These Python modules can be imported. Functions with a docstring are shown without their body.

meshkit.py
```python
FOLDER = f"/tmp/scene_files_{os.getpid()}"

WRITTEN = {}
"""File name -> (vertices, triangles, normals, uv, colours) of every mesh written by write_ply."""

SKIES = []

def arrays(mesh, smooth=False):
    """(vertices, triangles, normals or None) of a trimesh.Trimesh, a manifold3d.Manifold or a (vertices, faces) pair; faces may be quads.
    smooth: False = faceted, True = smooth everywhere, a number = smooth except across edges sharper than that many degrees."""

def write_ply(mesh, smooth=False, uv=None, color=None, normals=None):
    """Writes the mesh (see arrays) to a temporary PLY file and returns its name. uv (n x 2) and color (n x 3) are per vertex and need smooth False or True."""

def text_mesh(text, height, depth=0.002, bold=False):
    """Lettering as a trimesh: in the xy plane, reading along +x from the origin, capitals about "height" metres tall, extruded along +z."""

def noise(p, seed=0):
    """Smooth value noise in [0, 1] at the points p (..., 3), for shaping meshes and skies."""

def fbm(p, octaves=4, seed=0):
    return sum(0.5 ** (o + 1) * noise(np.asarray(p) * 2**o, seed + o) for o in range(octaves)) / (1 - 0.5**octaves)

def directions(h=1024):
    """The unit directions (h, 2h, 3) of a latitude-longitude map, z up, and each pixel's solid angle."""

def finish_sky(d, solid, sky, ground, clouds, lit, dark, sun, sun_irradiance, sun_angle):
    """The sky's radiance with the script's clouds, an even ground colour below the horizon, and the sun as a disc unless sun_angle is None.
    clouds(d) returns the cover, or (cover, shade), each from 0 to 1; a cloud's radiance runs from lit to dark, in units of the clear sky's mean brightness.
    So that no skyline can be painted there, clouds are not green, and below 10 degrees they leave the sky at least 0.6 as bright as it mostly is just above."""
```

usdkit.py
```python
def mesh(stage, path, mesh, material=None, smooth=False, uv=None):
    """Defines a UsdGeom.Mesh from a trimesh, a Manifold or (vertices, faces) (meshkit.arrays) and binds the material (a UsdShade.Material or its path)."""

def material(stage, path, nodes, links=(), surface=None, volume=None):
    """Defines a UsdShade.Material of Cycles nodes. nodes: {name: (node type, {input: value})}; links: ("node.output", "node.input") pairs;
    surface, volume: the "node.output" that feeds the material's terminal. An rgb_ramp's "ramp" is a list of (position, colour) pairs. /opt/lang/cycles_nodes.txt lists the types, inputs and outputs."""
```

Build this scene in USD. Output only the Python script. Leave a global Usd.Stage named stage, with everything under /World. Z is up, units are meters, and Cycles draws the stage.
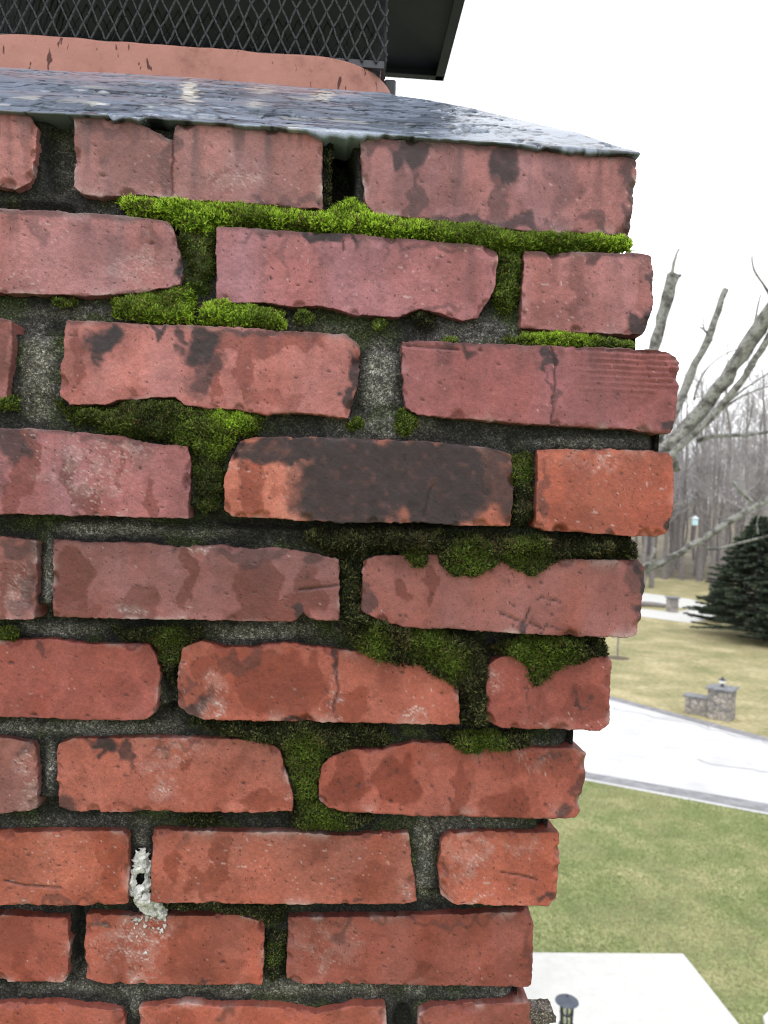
import math, random
import numpy as np, trimesh, shapely
from shapely.geometry import Polygon, LineString
from pxr import Usd, UsdGeom, UsdLux, UsdShade, Gf, Sdf, Vt
import usdkit
from meshkit import noise, fbm

stage = Usd.Stage.CreateInMemory()
UsdGeom.SetStageUpAxis(stage, UsdGeom.Tokens.z)
UsdGeom.SetStageMetersPerUnit(stage, 1.0)
UsdGeom.Xform.Define(stage, '/World')
UsdGeom.Scope.Define(stage, '/World/Looks')

# ------------------------------------------------------------------ camera, sky, sun, exposure
W, H = 768, 1024
F_PX = 780.0
YAW, ROLL, CAM_Z = 0.07, 0.033, 6.5
EXPOSURE = 0.35
SUN_ELEV, SUN_ROT = math.radians(58), math.radians(205)
SKY_STRENGTH, SUN_INTENSITY, SUN_ANGLE = 0.10, 0.30, 25.0

Fv = np.array([math.sin(YAW), math.cos(YAW), 0.0])
Rv = np.array([math.cos(YAW), -math.sin(YAW), 0.0])
Uv = np.array([0.0, 0.0, 1.0])
CAM = np.array([0.0, 0.0, CAM_Z])
cr, sr = math.cos(ROLL), math.sin(ROLL)
R2 = Rv * cr + Uv * sr          # image right
U2 = -Rv * sr + Uv * cr         # image up
cam = UsdGeom.Camera.Define(stage, '/World/camera')
m = Gf.Matrix4d(*R2, 0, *U2, 0, *(-Fv), 0, *CAM, 1)
cam.AddTransformOp().Set(m)
cam.CreateHorizontalApertureAttr(24.0); cam.CreateVerticalApertureAttr(32.0)
cam.CreateFocalLengthAttr(24.0 * F_PX / W)
cam.CreateClippingRangeAttr(Gf.Vec2f(0.02, 2000))
cam.CreateFStopAttr(13.0); cam.CreateFocusDistanceAttr(0.56)
cam.CreateExposureAttr(EXPOSURE)

def mat(name, nodes, links, surface=None, volume=None):
    return usdkit.material(stage, '/World/Looks/' + name, nodes, links, surface, volume)

sky_m = mat('sky_look', {
    'sky': ('sky_texture', {'sky_type': 'single_scattering', 'sun_disc': False, 'sun_elevation': SUN_ELEV, 'sun_rotation': SUN_ROT, 'aerosol_density': 3.0}),
    'tc': ('texture_coordinate', {}),
    'n': ('noise_texture', {'scale': 2.2, 'detail': 5.0, 'roughness': 0.55}),
    'r': ('rgb_ramp', {'ramp': [(0.25, (12.6, 12.8, 13.2)), (0.75, (15.8, 15.9, 16.1))]}),
    'mx': ('mix_color', {'fac': 0.94}),
    'bg': ('background_shader', {'strength': SKY_STRENGTH})},
    [('tc.generated', 'n.vector'), ('n.fac', 'r.fac'), ('sky.color', 'mx.a'), ('r.color', 'mx.b'), ('mx.result', 'bg.color')], surface='bg.background')
dome = UsdLux.DomeLight.Define(stage, '/World/sky')
UsdShade.MaterialBindingAPI.Apply(dome.GetPrim()).Bind(sky_m)
dome.GetPrim().SetCustomDataByKey('kind', 'structure')
sun = UsdLux.DistantLight.Define(stage, '/World/sun')
sun.CreateIntensityAttr(SUN_INTENSITY); sun.CreateNormalizeAttr(True); sun.CreateAngleAttr(SUN_ANGLE)
sun.CreateColorAttr(Gf.Vec3f(1.0, 0.97, 0.93))
sd = np.array([math.sin(SUN_ROT) * math.cos(SUN_ELEV), math.cos(SUN_ROT) * math.cos(SUN_ELEV), math.sin(SUN_ELEV)])
zx = sd; xx = np.cross([0, 0, 1.0], zx); xx /= np.linalg.norm(xx); yx = np.cross(zx, xx)
sun.AddTransformOp().Set(Gf.Matrix4d(*xx, 0, *yx, 0, *zx, 0, 0, 0, 30, 1))

# ------------------------------------------------------------------ helpers
def ray(u, v):
    cx, cy = (np.asarray(u, float) - W / 2) / F_PX, (H / 2 - np.asarray(v, float)) / F_PX
    return Fv + cx[..., None] * R2 + cy[..., None] * U2
def on_y(u, v, Y):                     # point of the picture's ray on the plane y = Y, in (x, z)
    d = ray(u, v); k = Y / d[..., 1]
    return d[..., 0] * k, CAM_Z + d[..., 2] * k
def ground(u, v, z=0.0):
    d = ray(u, v); k = (z - CAM_Z) / d[2]
    return CAM + d * k
def at(u, v, dist):
    return CAM + ray(u, v) * dist
def project(P):
    q = P - CAM; f = q @ Fv
    return W / 2 + F_PX * (q @ R2) / f, H / 2 - F_PX * (q @ U2) / f
def lin(c):
    c = np.asarray(c, float) / 255
    return np.where(c <= 0.04045, c / 12.92, ((c + 0.055) / 1.055) ** 2.4)
def sstep(a, b, x):
    t = np.clip((x - a) / (b - a), 0, 1); return t * t * (3 - 2 * t)

used = {}
def numbered(parent, name):
    k = (parent, name); n = used.get(k, -1) + 1; used[k] = n
    return f'{parent}/{name}' + (f'_{n:03d}' if n else '')
def meta(p, label=None, cat=None, group=None, kind=None):
    for k, v in (('label', label), ('category', cat), ('group', group), ('kind', kind)):
        if v: p.SetCustomDataByKey(k, v)
    return p
origin = {}
def thing(name, label, cat, loc=(0, 0, 0), group=None):
    path = numbered('/World', name)
    x = UsdGeom.Xform.Define(stage, path); x.AddTranslateOp().Set(Gf.Vec3d(*map(float, loc)))
    origin[path] = np.asarray(loc, float)
    meta(x.GetPrim(), label, cat, group); return path
def obj(name, mesh, material, parent='/World', smooth=False, tint=None, extra=None, **md):
    path = numbered(parent, name)
    up = parent
    while up not in origin and up.count('/') > 1: up = up.rpartition('/')[0]
    o = origin.get(up, np.zeros(3))
    if hasattr(mesh, 'vertices'): v, f = np.array(mesh.vertices), np.array(mesh.faces)
    else: v, f = np.asarray(mesh[0], float), np.asarray(mesh[1], int)
    pm = usdkit.mesh(stage, path, (v - o, f), material, smooth=smooth)
    api = UsdGeom.PrimvarsAPI(pm)
    if tint is not None:
        api.CreatePrimvar('tint', Sdf.ValueTypeNames.Color3fArray, 'vertex').Set(Vt.Vec3fArray.FromNumpy(np.ascontiguousarray(tint, dtype=np.float32)))
    for k, a in (extra or {}).items():
        api.CreatePrimvar(k, Sdf.ValueTypeNames.FloatArray, 'vertex').Set(Vt.FloatArray.FromNumpy(np.ascontiguousarray(a, dtype=np.float32)))
    meta(pm.GetPrim(), md.get('label'), md.get('cat'), md.get('group'), md.get('kind'))
    return path
def copy_of(src, loc, rotz, scale, label, cat, group=None):
    path = numbered('/World', src.rpartition('/')[2])
    x = UsdGeom.Xform.Define(stage, path)
    x.GetPrim().GetReferences().AddInternalReference(src); x.GetPrim().SetInstanceable(True)
    x.ClearXformOpOrder()
    x.AddTranslateOp().Set(Gf.Vec3d(*map(float, loc))); x.AddRotateZOp().Set(float(rotz)); x.AddScaleOp().Set(Gf.Vec3f(scale, scale, scale))
    meta(x.GetPrim(), label, cat, group); return path
class MB:
    def __init__(s): s.v, s.f, s.n, s.c = [], [], 0, []
    def add(s, v, f, c=None):
        v = np.asarray(v, float); s.v.append(v); s.f.append(np.asarray(f, int) + s.n); s.n += len(v)
        if c is not None: s.c.append(np.broadcast_to(np.asarray(c, float), (len(v), 3)))
    def addm(s, mesh, c=None): s.add(mesh.vertices, mesh.faces, c)
    def get(s): return np.vstack(s.v), np.vstack(s.f)
    def col(s): return np.vstack(s.c)
def box(cx, cy, cz, sx, sy, sz, bev=0.0):
    if bev <= 0:
        b = trimesh.creation.box((sx, sy, sz)); b.apply_translation((cx, cy, cz)); return b
    pts = []
    for a in (-1, 1):
        for b_ in (-1, 1):
            for c in (-1, 1):
                h = np.array([sx, sy, sz]) / 2
                for k in range(3):
                    p = h.copy() - bev; p[k] = h[k]; pts.append(p * (a, b_, c))
    b = trimesh.convex.convex_hull(np.array(pts)); b.apply_translation((cx, cy, cz)); return b
def grid_faces(nr, nc):
    i = np.arange(nr * nc).reshape(nr, nc)
    a, b, c, d = i[:-1, :-1].ravel(), i[:-1, 1:].ravel(), i[1:, 1:].ravel(), i[1:, :-1].ravel()
    return np.vstack([np.stack([a, d, c], 1), np.stack([a, c, b], 1)])
def tube(P, rad, sides=6, cap=True, jit=None):
    P = np.asarray(P, float); n = len(P); rad = np.broadcast_to(rad, n)
    T = np.gradient(P, axis=0); T /= np.linalg.norm(T, axis=1, keepdims=True) + 1e-12
    ref = np.array([0.31, 0.17, 0.93]) if abs(T[0] @ [0.31, 0.17, 0.93]) < 0.9 else np.array([1.0, 0, 0])
    A = np.cross(T, ref); A /= np.linalg.norm(A, axis=1, keepdims=True); B = np.cross(T, A)
    th = np.arange(sides) / sides * 2 * np.pi
    r = rad[:, None] * (np.ones((n, sides)) if jit is None else jit)
    v = P[:, None] + r[..., None] * (np.cos(th)[None, :, None] * A[:, None] + np.sin(th)[None, :, None] * B[:, None])
    v = v.reshape(-1, 3); f = []
    j = np.arange(sides); k = (j + 1) % sides
    for i in range(n - 1):
        a, b, c, d = i * sides + j, i * sides + k, (i + 1) * sides + k, (i + 1) * sides + j
        f += [np.stack([a, b, c], 1), np.stack([a, c, d], 1)]
    if cap:
        v = np.vstack([v, P[:1], P[-1:]]); m_ = len(v)
        f += [np.stack([k, j, np.full(sides, m_ - 2)], 1), np.stack([(n - 1) * sides + j, (n - 1) * sides + k, np.full(sides, m_ - 1)], 1)]
    return v, np.vstack(f)
def lathe(prof, cx, cy, seg=20):
    prof = np.asarray(prof, float); th = np.arange(seg + 1) / seg * 2 * np.pi
    v = np.stack([cx + prof[:, None, 0] * np.cos(th), cy + prof[:, None, 0] * np.sin(th), prof[:, None, 1] + 0 * th], -1)
    return v.reshape(-1, 3), grid_faces(len(prof), seg + 1)[:, ::-1]
def smooth_line(P, n):
    P = np.asarray(P, float)
    from scipy.interpolate import PchipInterpolator
    s = np.r_[0, np.cumsum(np.linalg.norm(np.diff(P[:, :3], axis=0), axis=1))]
    return np.stack([PchipInterpolator(s, P[:, k])(np.linspace(0, s[-1], n)) for k in range(P.shape[1])], 1)

# ------------------------------------------------------------------ materials
def tinted(name, rough=0.75, spec=0.4, bump=((400, 0.4, 0.0012), (1500, 0.3, 0.0006)), speck=0.25, wet=False, scale=900.0, pits=False, grains=False):
    nodes = {'a': ('attribute', {'attribute': 'tint'}), 'tc': ('texture_coordinate', {}),
             'n': ('noise_texture', {'scale': scale, 'detail': 3.0, 'roughness': 0.7}),
             'mr': ('map_range', {'from_min': 0.3, 'from_max': 0.7, 'to_min': 1 - speck, 'to_max': 1 + speck}),
             'mul': ('vector_math', {'math_type': 'scale'}),
             'p': ('principled_bsdf', {'roughness': rough, 'specular_ior_level': spec})}
    links = [('tc.object', 'n.vector'), ('n.fac', 'mr.value'), ('a.vector', 'mul.vector1'), ('mr.result', 'mul.scale'), ('mul.vector', 'p.base_color')]
    if pits:          # dark and pale grit in the clay
        nodes.update({'gn': ('noise_texture', {'scale': 420.0, 'detail': 1.0}), 'gr': ('rgb_ramp', {'ramp': [(0.0, (1.25, 1.2, 1.2)), (0.24, (1.2, 1.16, 1.16)), (0.30, (1, 1, 1)), (0.70, (1, 1, 1)), (0.76, (0.42, 0.40, 0.42)), (1.0, (0.35, 0.33, 0.35))]}),
                      'gs': ('noise_texture', {'scale': 130.0, 'detail': 4.0, 'roughness': 0.7}), 'gsr': ('rgb_ramp', {'ramp': [(0.40, (1.06, 1.04, 1.04)), (0.56, (0.97, 0.96, 0.96)), (0.66, (0.80, 0.77, 0.78))]}),
                      'g1': ('vector_math', {'math_type': 'multiply'}), 'g2': ('vector_math', {'math_type': 'multiply'})})
        links = [l for l in links if l[1] != 'p.base_color'] + [('tc.object', 'gn.vector'), ('gn.fac', 'gr.fac'), ('tc.object', 'gs.vector'), ('gs.fac', 'gsr.fac'), ('mul.vector', 'g1.vector1'), ('gr.color', 'g1.vector2'), ('g1.vector', 'g2.vector1'), ('gsr.color', 'g2.vector2'), ('g2.vector', 'p.base_color')]
    if grains:        # sand grains standing out of the mortar
        nodes.update({'gn': ('voronoi_texture', {'scale': 1050.0}), 'sc': ('separate_color', {}), 'gr': ('rgb_ramp', {'ramp': [(0.0, (0.35, 0.35, 0.35)), (0.5, (0.75, 0.75, 0.75)), (0.75, (1.15, 1.15, 1.14)), (0.87, (1.7, 1.7, 1.66)), (1.0, (2.5, 2.5, 2.4))]}), 'g1': ('vector_math', {'math_type': 'multiply'})})
        links = [l for l in links if l[1] != 'p.base_color'] + [('tc.object', 'gn.vector'), ('gn.color', 'sc.color'), ('sc.r', 'gr.fac'), ('mul.vector', 'g1.vector1'), ('gr.color', 'g1.vector2'), ('g1.vector', 'p.base_color')]
    prev = None
    for i, (sc, st, dist) in enumerate(bump):
        nodes[f'bn{i}'] = ('noise_texture', {'scale': float(sc), 'detail': 4.0, 'roughness': 0.65})
        nodes[f'b{i}'] = ('bump', {'strength': st, 'distance': dist})
        links += [('tc.object', f'bn{i}.vector'), (f'bn{i}.fac', f'b{i}.height')]
        if prev: links.append((prev, f'b{i}.normal'))
        prev = f'b{i}.normal'
    if prev: links.append((prev, 'p.normal'))
    if wet:
        nodes['w'] = ('attribute', {'attribute': 'wet'})
        nodes['wr'] = ('map_range', {'from_min': 0.0, 'from_max': 1.0, 'to_min': rough, 'to_max': 0.50})
        links += [('w.fac', 'wr.value'), ('wr.result', 'p.roughness')]
    return mat(name, nodes, links, surface='p.BSDF')
def plain(name, col, rough=0.6, spec=0.5, var=0.15, scale=20.0, metal=0.0, bump=0.0, bscale=None, bdist=0.01):
    c = np.asarray(col, float)
    nodes = {'tc': ('texture_coordinate', {}), 'n': ('noise_texture', {'scale': scale, 'detail': 6.0, 'roughness': 0.65}),
             'r': ('rgb_ramp', {'ramp': [(0.3, tuple(c * (1 - var))), (0.7, tuple(c * (1 + var)))]}),
             'p': ('principled_bsdf', {'roughness': rough, 'specular_ior_level': spec, 'metallic': metal})}
    links = [('tc.object', 'n.vector'), ('n.fac', 'r.fac'), ('r.color', 'p.base_color')]
    if bump:
        nodes['bn'] = ('noise_texture', {'scale': bscale or scale * 4, 'detail': 5.0, 'roughness': 0.65})
        nodes['b'] = ('bump', {'strength': bump, 'distance': bdist})
        links += [('tc.object', 'bn.vector'), ('bn.fac', 'b.height'), ('b.normal', 'p.normal')]
    return mat(name, nodes, links, surface='p.BSDF')
BRICK = tinted('fired_clay', 0.64, 0.38, wet=True, speck=0.22, bump=((260, 0.22, 0.0012), (800, 0.40, 0.0010)), pits=True)
MORTAR = tinted('weathered_mortar', 0.85, 0.3, bump=((480, 0.9, 0.003),), speck=0.45, scale=260.0, grains=True)
MOSS = mat('moss_leaf', {'a': ('attribute', {'attribute': 'tint'}), 'p': ('principled_bsdf', {'roughness': 0.55, 'specular_ior_level': 0.25}),
                         't': ('translucent_bsdf', {}), 'm': ('mix_closure', {'fac': 0.42})},
           [('a.vector', 'p.base_color'), ('a.vector', 't.color'), ('p.BSDF', 'm.closure1'), ('t.BSDF', 'm.closure2')], surface='m.closure')
SEALANT = tinted('wet_sealant', 0.22, 0.6, bump=((30, 0.05, 0.004), (600, 0.25, 0.0007)), speck=0.22)
CLAY = mat('flue_clay', {'tc': ('texture_coordinate', {}), 'n': ('noise_texture', {'scale': 26.0, 'detail': 7.0, 'roughness': 0.7}), 'r': ('rgb_ramp', {'ramp': [(0.3, (0.22, 0.098, 0.082)), (0.45, (0.33, 0.152, 0.128)), (0.7, (0.385, 0.185, 0.158))]}),
    'mp': ('mapping', {'scale': (1.0, 1.0, 0.35)}), 'n2': ('noise_texture', {'scale': 190.0, 'detail': 2.0}), 'r2': ('rgb_ramp', {'ramp': [(0.0, (1, 1, 1)), (0.66, (1, 1, 1)), (0.70, (0.22, 0.18, 0.18))]}), 'mm': ('mix_color', {'blend_type': 'multiply', 'fac': 1.0}),
    'bn': ('noise_texture', {'scale': 500.0, 'detail': 4.0}), 'b': ('bump', {'strength': 0.35, 'distance': 0.001}), 'p': ('principled_bsdf', {'roughness': 0.75, 'specular_ior_level': 0.3})},
    [('tc.object', 'n.vector'), ('n.fac', 'r.fac'), ('tc.object', 'mp.vector'), ('mp.vector', 'n2.vector'), ('n2.fac', 'r2.fac'), ('r.color', 'mm.a'), ('r2.color', 'mm.b'), ('mm.result', 'p.base_color'), ('tc.object', 'bn.vector'), ('bn.fac', 'b.height'), ('b.normal', 'p.normal')], surface='p.BSDF')
BLACK = plain('black_painted_steel', (0.026, 0.029, 0.040), 0.42, 0.5, 0.35, 18.0, bump=0.15, bscale=30, bdist=0.004)
WIRE = plain('mesh_steel', (0.017, 0.018, 0.023), 0.6, 0.35, 0.3, 60.0)
CAULK = plain('white_caulk', (0.50, 0.50, 0.49), 0.75, 0.3, 0.60, 210.0, bump=0.9, bscale=420, bdist=0.002)
LICHEN = mat('lichen_bark', {'tc': ('texture_coordinate', {}), 'n': ('noise_texture', {'scale': 9.0, 'detail': 6.0, 'roughness': 0.7}),
        'r': ('rgb_ramp', {'ramp': [(0.36, (0.05, 0.046, 0.045)), (0.46, (0.13, 0.125, 0.12)), (0.56, (0.27, 0.275, 0.26)), (0.66, (0.11, 0.105, 0.10))]}),
        'bn': ('noise_texture', {'scale': 30.0, 'detail': 5.0}), 'b': ('bump', {'strength': 0.8, 'distance': 0.02}), 'p': ('principled_bsdf', {'roughness': 0.9, 'specular_ior_level': 0.2})},
        [('tc.object', 'n.vector'), ('n.fac', 'r.fac'), ('r.color', 'p.base_color'), ('tc.object', 'bn.vector'), ('bn.fac', 'b.height'), ('b.normal', 'p.normal')], surface='p.BSDF')
BARK = plain('grey_bark', (0.19, 0.175, 0.175), 0.9, 0.2, 0.35, 4.0)
TWIG = plain('grey_twigs', (0.29, 0.278, 0.285), 0.9, 0.2, 0.25, 2.0)
NEEDLE = tinted('conifer_needles', 0.7, 0.3, bump=(), speck=0.3, scale=6.0)
def grass_mat(name, c1, c2, c3, s1, s2):
    return mat(name, {'tc': ('texture_coordinate', {}), 'n1': ('noise_texture', {'scale': s1, 'detail': 5.0, 'roughness': 0.6}), 'n2': ('noise_texture', {'scale': s2, 'detail': 6.0, 'roughness': 0.75}),
        'r1': ('rgb_ramp', {'ramp': [(0.32, c1), (0.5, c2), (0.68, c3)]}), 'r2': ('rgb_ramp', {'ramp': [(0.3, (0.55, 0.55, 0.55)), (0.7, (1.35, 1.35, 1.3))]}),
        'mm': ('mix_color', {'blend_type': 'multiply', 'fac': 1.0}), 'b': ('bump', {'strength': 0.7, 'distance': 0.05}), 'p': ('principled_bsdf', {'roughness': 0.9, 'specular_ior_level': 0.15})},
        [('tc.object', 'n1.vector'), ('tc.object', 'n2.vector'), ('n1.fac', 'r1.fac'), ('n2.fac', 'r2.fac'), ('r1.color', 'mm.a'), ('r2.color', 'mm.b'), ('mm.result', 'p.base_color'), ('n2.fac', 'b.height'), ('b.normal', 'p.normal')], surface='p.BSDF')
GRASS = grass_mat('near_grass', (0.165, 0.208, 0.086), (0.26, 0.285, 0.135), (0.40, 0.38, 0.21), 0.9, 14.0)
TAN = grass_mat('dormant_grass', (0.20, 0.20, 0.10), (0.29, 0.26, 0.145), (0.41, 0.36, 0.22), 0.5, 5.0)
LITTER = grass_mat('leaf_litter', (0.11, 0.095, 0.075), (0.15, 0.13, 0.10), (0.18, 0.165, 0.12), 0.2, 2.0)
CONC = plain('pale_concrete', (0.47, 0.47, 0.455), 0.8, 0.3, 0.07, 6.0, bump=0.2, bscale=60)
ROADM = plain('pale_worn_asphalt', (0.46, 0.46, 0.47), 0.8, 0.3, 0.13, 0.9, bump=0.2, bscale=40)
GUTTER = plain('grey_gutter_grit', (0.20, 0.20, 0.215), 0.8, 0.3, 0.35, 3.0)
STONE = mat('field_stone', {'tc': ('texture_coordinate', {}), 'v': ('voronoi_texture', {'scale': 6.5}), 'v2': ('voronoi_texture', {'scale': 6.5, 'feature': 'distance_to_edge'}),
        's': ('separate_color', {}), 'r': ('rgb_ramp', {'ramp': [(0.0, (0.16, 0.15, 0.145)), (0.5, (0.25, 0.23, 0.21)), (1.0, (0.33, 0.30, 0.27))]}),
        'e': ('rgb_ramp', {'ramp': [(0.0, (0.55, 0.55, 0.55)), (0.12, (1, 1, 1))]}), 'mm': ('mix_color', {'blend_type': 'multiply', 'fac': 1.0}),
        'b': ('bump', {'strength': 0.8, 'distance': 0.03}), 'p': ('principled_bsdf', {'roughness': 0.9})},
        [('tc.object', 'v.vector'), ('tc.object', 'v2.vector'), ('v.color', 's.color'), ('s.r', 'r.fac'), ('v2.distance', 'e.fac'), ('r.color', 'mm.a'), ('e.color', 'mm.b'), ('mm.result', 'p.base_color'), ('v2.distance', 'b.height'), ('b.normal', 'p.normal')], surface='p.BSDF')
SLATE = plain('grey_capstone', (0.17, 0.175, 0.19), 0.7, 0.4, 0.2, 8.0)
GLASS = mat('lantern_glass', {'t': ('transparent_bsdf', {}), 'g': ('glossy_bsdf', {'roughness': 0.05}), 'f': ('fresnel', {'IOR': 1.5}), 'm': ('mix_closure', {})},
        [('f.fac', 'm.fac'), ('t.BSDF', 'm.closure1'), ('g.BSDF', 'm.closure2')], surface='m.closure')
BULB = plain('white_lamp_tube', (0.7, 0.7, 0.68), 0.4, 0.5, 0.05, 10.0)
BLUE = plain('pale_blue_paint', (0.42, 0.60, 0.66), 0.6, 0.4, 0.1, 10.0)
LAMPCAP = plain('blue_grey_lamp_metal', (0.045, 0.055, 0.08), 0.5, 0.5, 0.25, 14.0)
SHAFT = mat('far_brickwork', {'tc': ('texture_coordinate', {}), 'mp': ('mapping', {'rotation': (math.pi / 2, 0, 0)}), 'b': ('brick_texture', {'color1': (0.30, 0.09, 0.07), 'color2': (0.22, 0.08, 0.065), 'mortar': (0.12, 0.12, 0.11), 'scale': 1.0, 'brick_width': 0.215, 'row_height': 0.073, 'mortar_size': 0.008}), 'p': ('principled_bsdf', {'roughness': 0.85})},
        [('tc.object', 'mp.vector'), ('mp.vector', 'b.vector'), ('b.color', 'p.base_color')], surface='p.BSDF')

# ------------------------------------------------------------------ chimney: courses as measured
rng = np.random.default_rng(11)
right_px = {1: (637, 200), 2: (653, 292), 3: (680, 385), 4: (674, 490), 5: (645, 598), 6: (612, 692), 7: (586, 780), 8: (560, 868), 9: (533, 950), 10: (532, 1037)}
Y9 = 0.613
def ratio(u, v):
    d = ray(u, v); return d[0] / d[1]
r9 = ratio(*right_px[9])
YC, XR = {}, {}
for c, uv in right_px.items():
    rr = ratio(*uv); YC[c] = (1 + r9) * Y9 / (1 + rr); XR[c] = rr * YC[c]
YC[10] = YC[9] + 0.001
Y_MID_BACK = None
XL = {c: -0.32 - (XR[c]) for c in XR}      # the stack mirrors about x = -0.16
BACK = {c: 1.89 - YC[c] for c in YC}         # and about y = 0.945
BR = {}
def B_(c, name, T, B, L=(), R=(), col=(160, 80, 70), **kw): BR[name] = dict(c=c, T=T, B=B, L=L, R=R, col=col, **kw)
B_(1, '1a', [(-212, 96), (0, 108), (18, 110), (30, 115), (36, 125)], [(-212, 172), (0, 185), (15, 189), (27, 184), (33, 174)], [], [(36, 140)], (172, 98, 90))
B_(1, '1b', [(74, 113), (90, 112), (118, 117), (128, 119), (150, 128), (168, 138), (172, 139), (174, 128), (178, 122), (200, 122), (240, 125), (290, 128), (323, 134)],
   [(74, 187), (84, 195), (95, 197), (140, 195), (180, 200), (240, 203), (290, 207), (323, 209)], [], [(322, 160)], (152, 92, 88))
B_(1, '1c', [(360, 141), (375, 137), (400, 139), (450, 141), (500, 146), (560, 150), (600, 152), (637, 158)],
   [(365, 203), (376, 214), (405, 218), (460, 223), (522, 231), (600, 234), (631, 236)], [], [(637, 168), (633, 205)], (156, 90, 88))
B_(2, '2a', [(-102, 203), (0, 208), (40, 210), (90, 213), (140, 217), (168, 221), (174, 231)], [(-102, 289), (0, 293), (60, 295), (100, 296), (140, 292), (165, 288), (180, 284)], [], [(178, 247), (184, 268)], (168, 98, 96))
B_(2, '2b', [(216, 226), (260, 228), (300, 232), (360, 234), (420, 240), (480, 244), (498, 250)],
   [(216, 298), (230, 303), (271, 303), (289, 307), (320, 306), (333, 309), (355, 315), (399, 317), (420, 309), (442, 314), (464, 321), (478, 318)], [], [(499, 262), (495, 288)], (168, 94, 98))
B_(2, '2c', [(524, 251), (560, 251), (600, 252), (640, 253), (652, 256)], [(521, 328), (569, 332), (615, 334), (642, 335)], [], [(654, 275), (653, 305), (648, 325)], (170, 98, 96))
B_(3, '3a', [(-278, 307), (0, 318), (12, 320)], [(-278, 392), (0, 400), (6, 398)], [], [(12, 350), (9, 375)], (150, 78, 68))
B_(3, '3b', [(66, 320), (125, 322), (187, 325), (240, 327), (277, 330), (346, 334), (360, 345)],
   [(60, 396), (69, 405), (106, 405), (119, 400), (141, 400), (156, 397), (175, 397), (184, 405), (212, 409), (240, 410), (264, 415), (292, 412), (324, 416), (348, 418)], [(64, 340), (59, 380)], [(358, 384)], (172, 92, 84))
B_(3, '3c', [(402, 341), (430, 341), (470, 343), (554, 346), (616, 347), (670, 352), (679, 361)], [(405, 406), (417, 415), (470, 419), (522, 424), (585, 427), (635, 430), (660, 434), (672, 433)], [(402, 370)], [(679, 383), (676, 418)], (154, 76, 76))
B_(4, '4a', [(-98, 424), (0, 428), (59, 430), (90, 433), (125, 437), (150, 443), (187, 446)], [(-98, 511), (0, 514), (94, 516), (188, 519)], [], [(191, 462)], (158, 86, 88))
B_(4, '4b', [(239, 441), (255, 437), (314, 437), (376, 439), (423, 441), (488, 447), (511, 454)], [(224, 510), (232, 517), (282, 519), (345, 523), (420, 523), (460, 525), (511, 527)], [(232, 453), (224, 478)], [(514, 480)], (192, 98, 76))
B_(4, '4c', [(538, 449), (585, 449), (648, 450), (668, 453), (674, 460)], [(535, 527), (546, 531), (596, 534), (627, 536), (659, 537), (668, 532)], [(537, 490)], [(674, 495), (673, 511)], (176, 80, 54))
B_(5, '5a', [(-256, 527), (0, 536), (36, 541)], [(-256, 613), (0, 620), (34, 620)], [], [(37, 575)], (146, 78, 68))
B_(5, '5b', [(53, 539), (88, 542), (141, 542), (178, 547), (220, 545), (248, 549), (276, 547), (314, 553), (339, 559)], [(52, 617), (125, 619), (240, 621), (290, 622), (297, 620), (303, 613), (309, 618), (317, 621), (339, 622)], [], [(340, 587)], (144, 82, 78))
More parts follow.
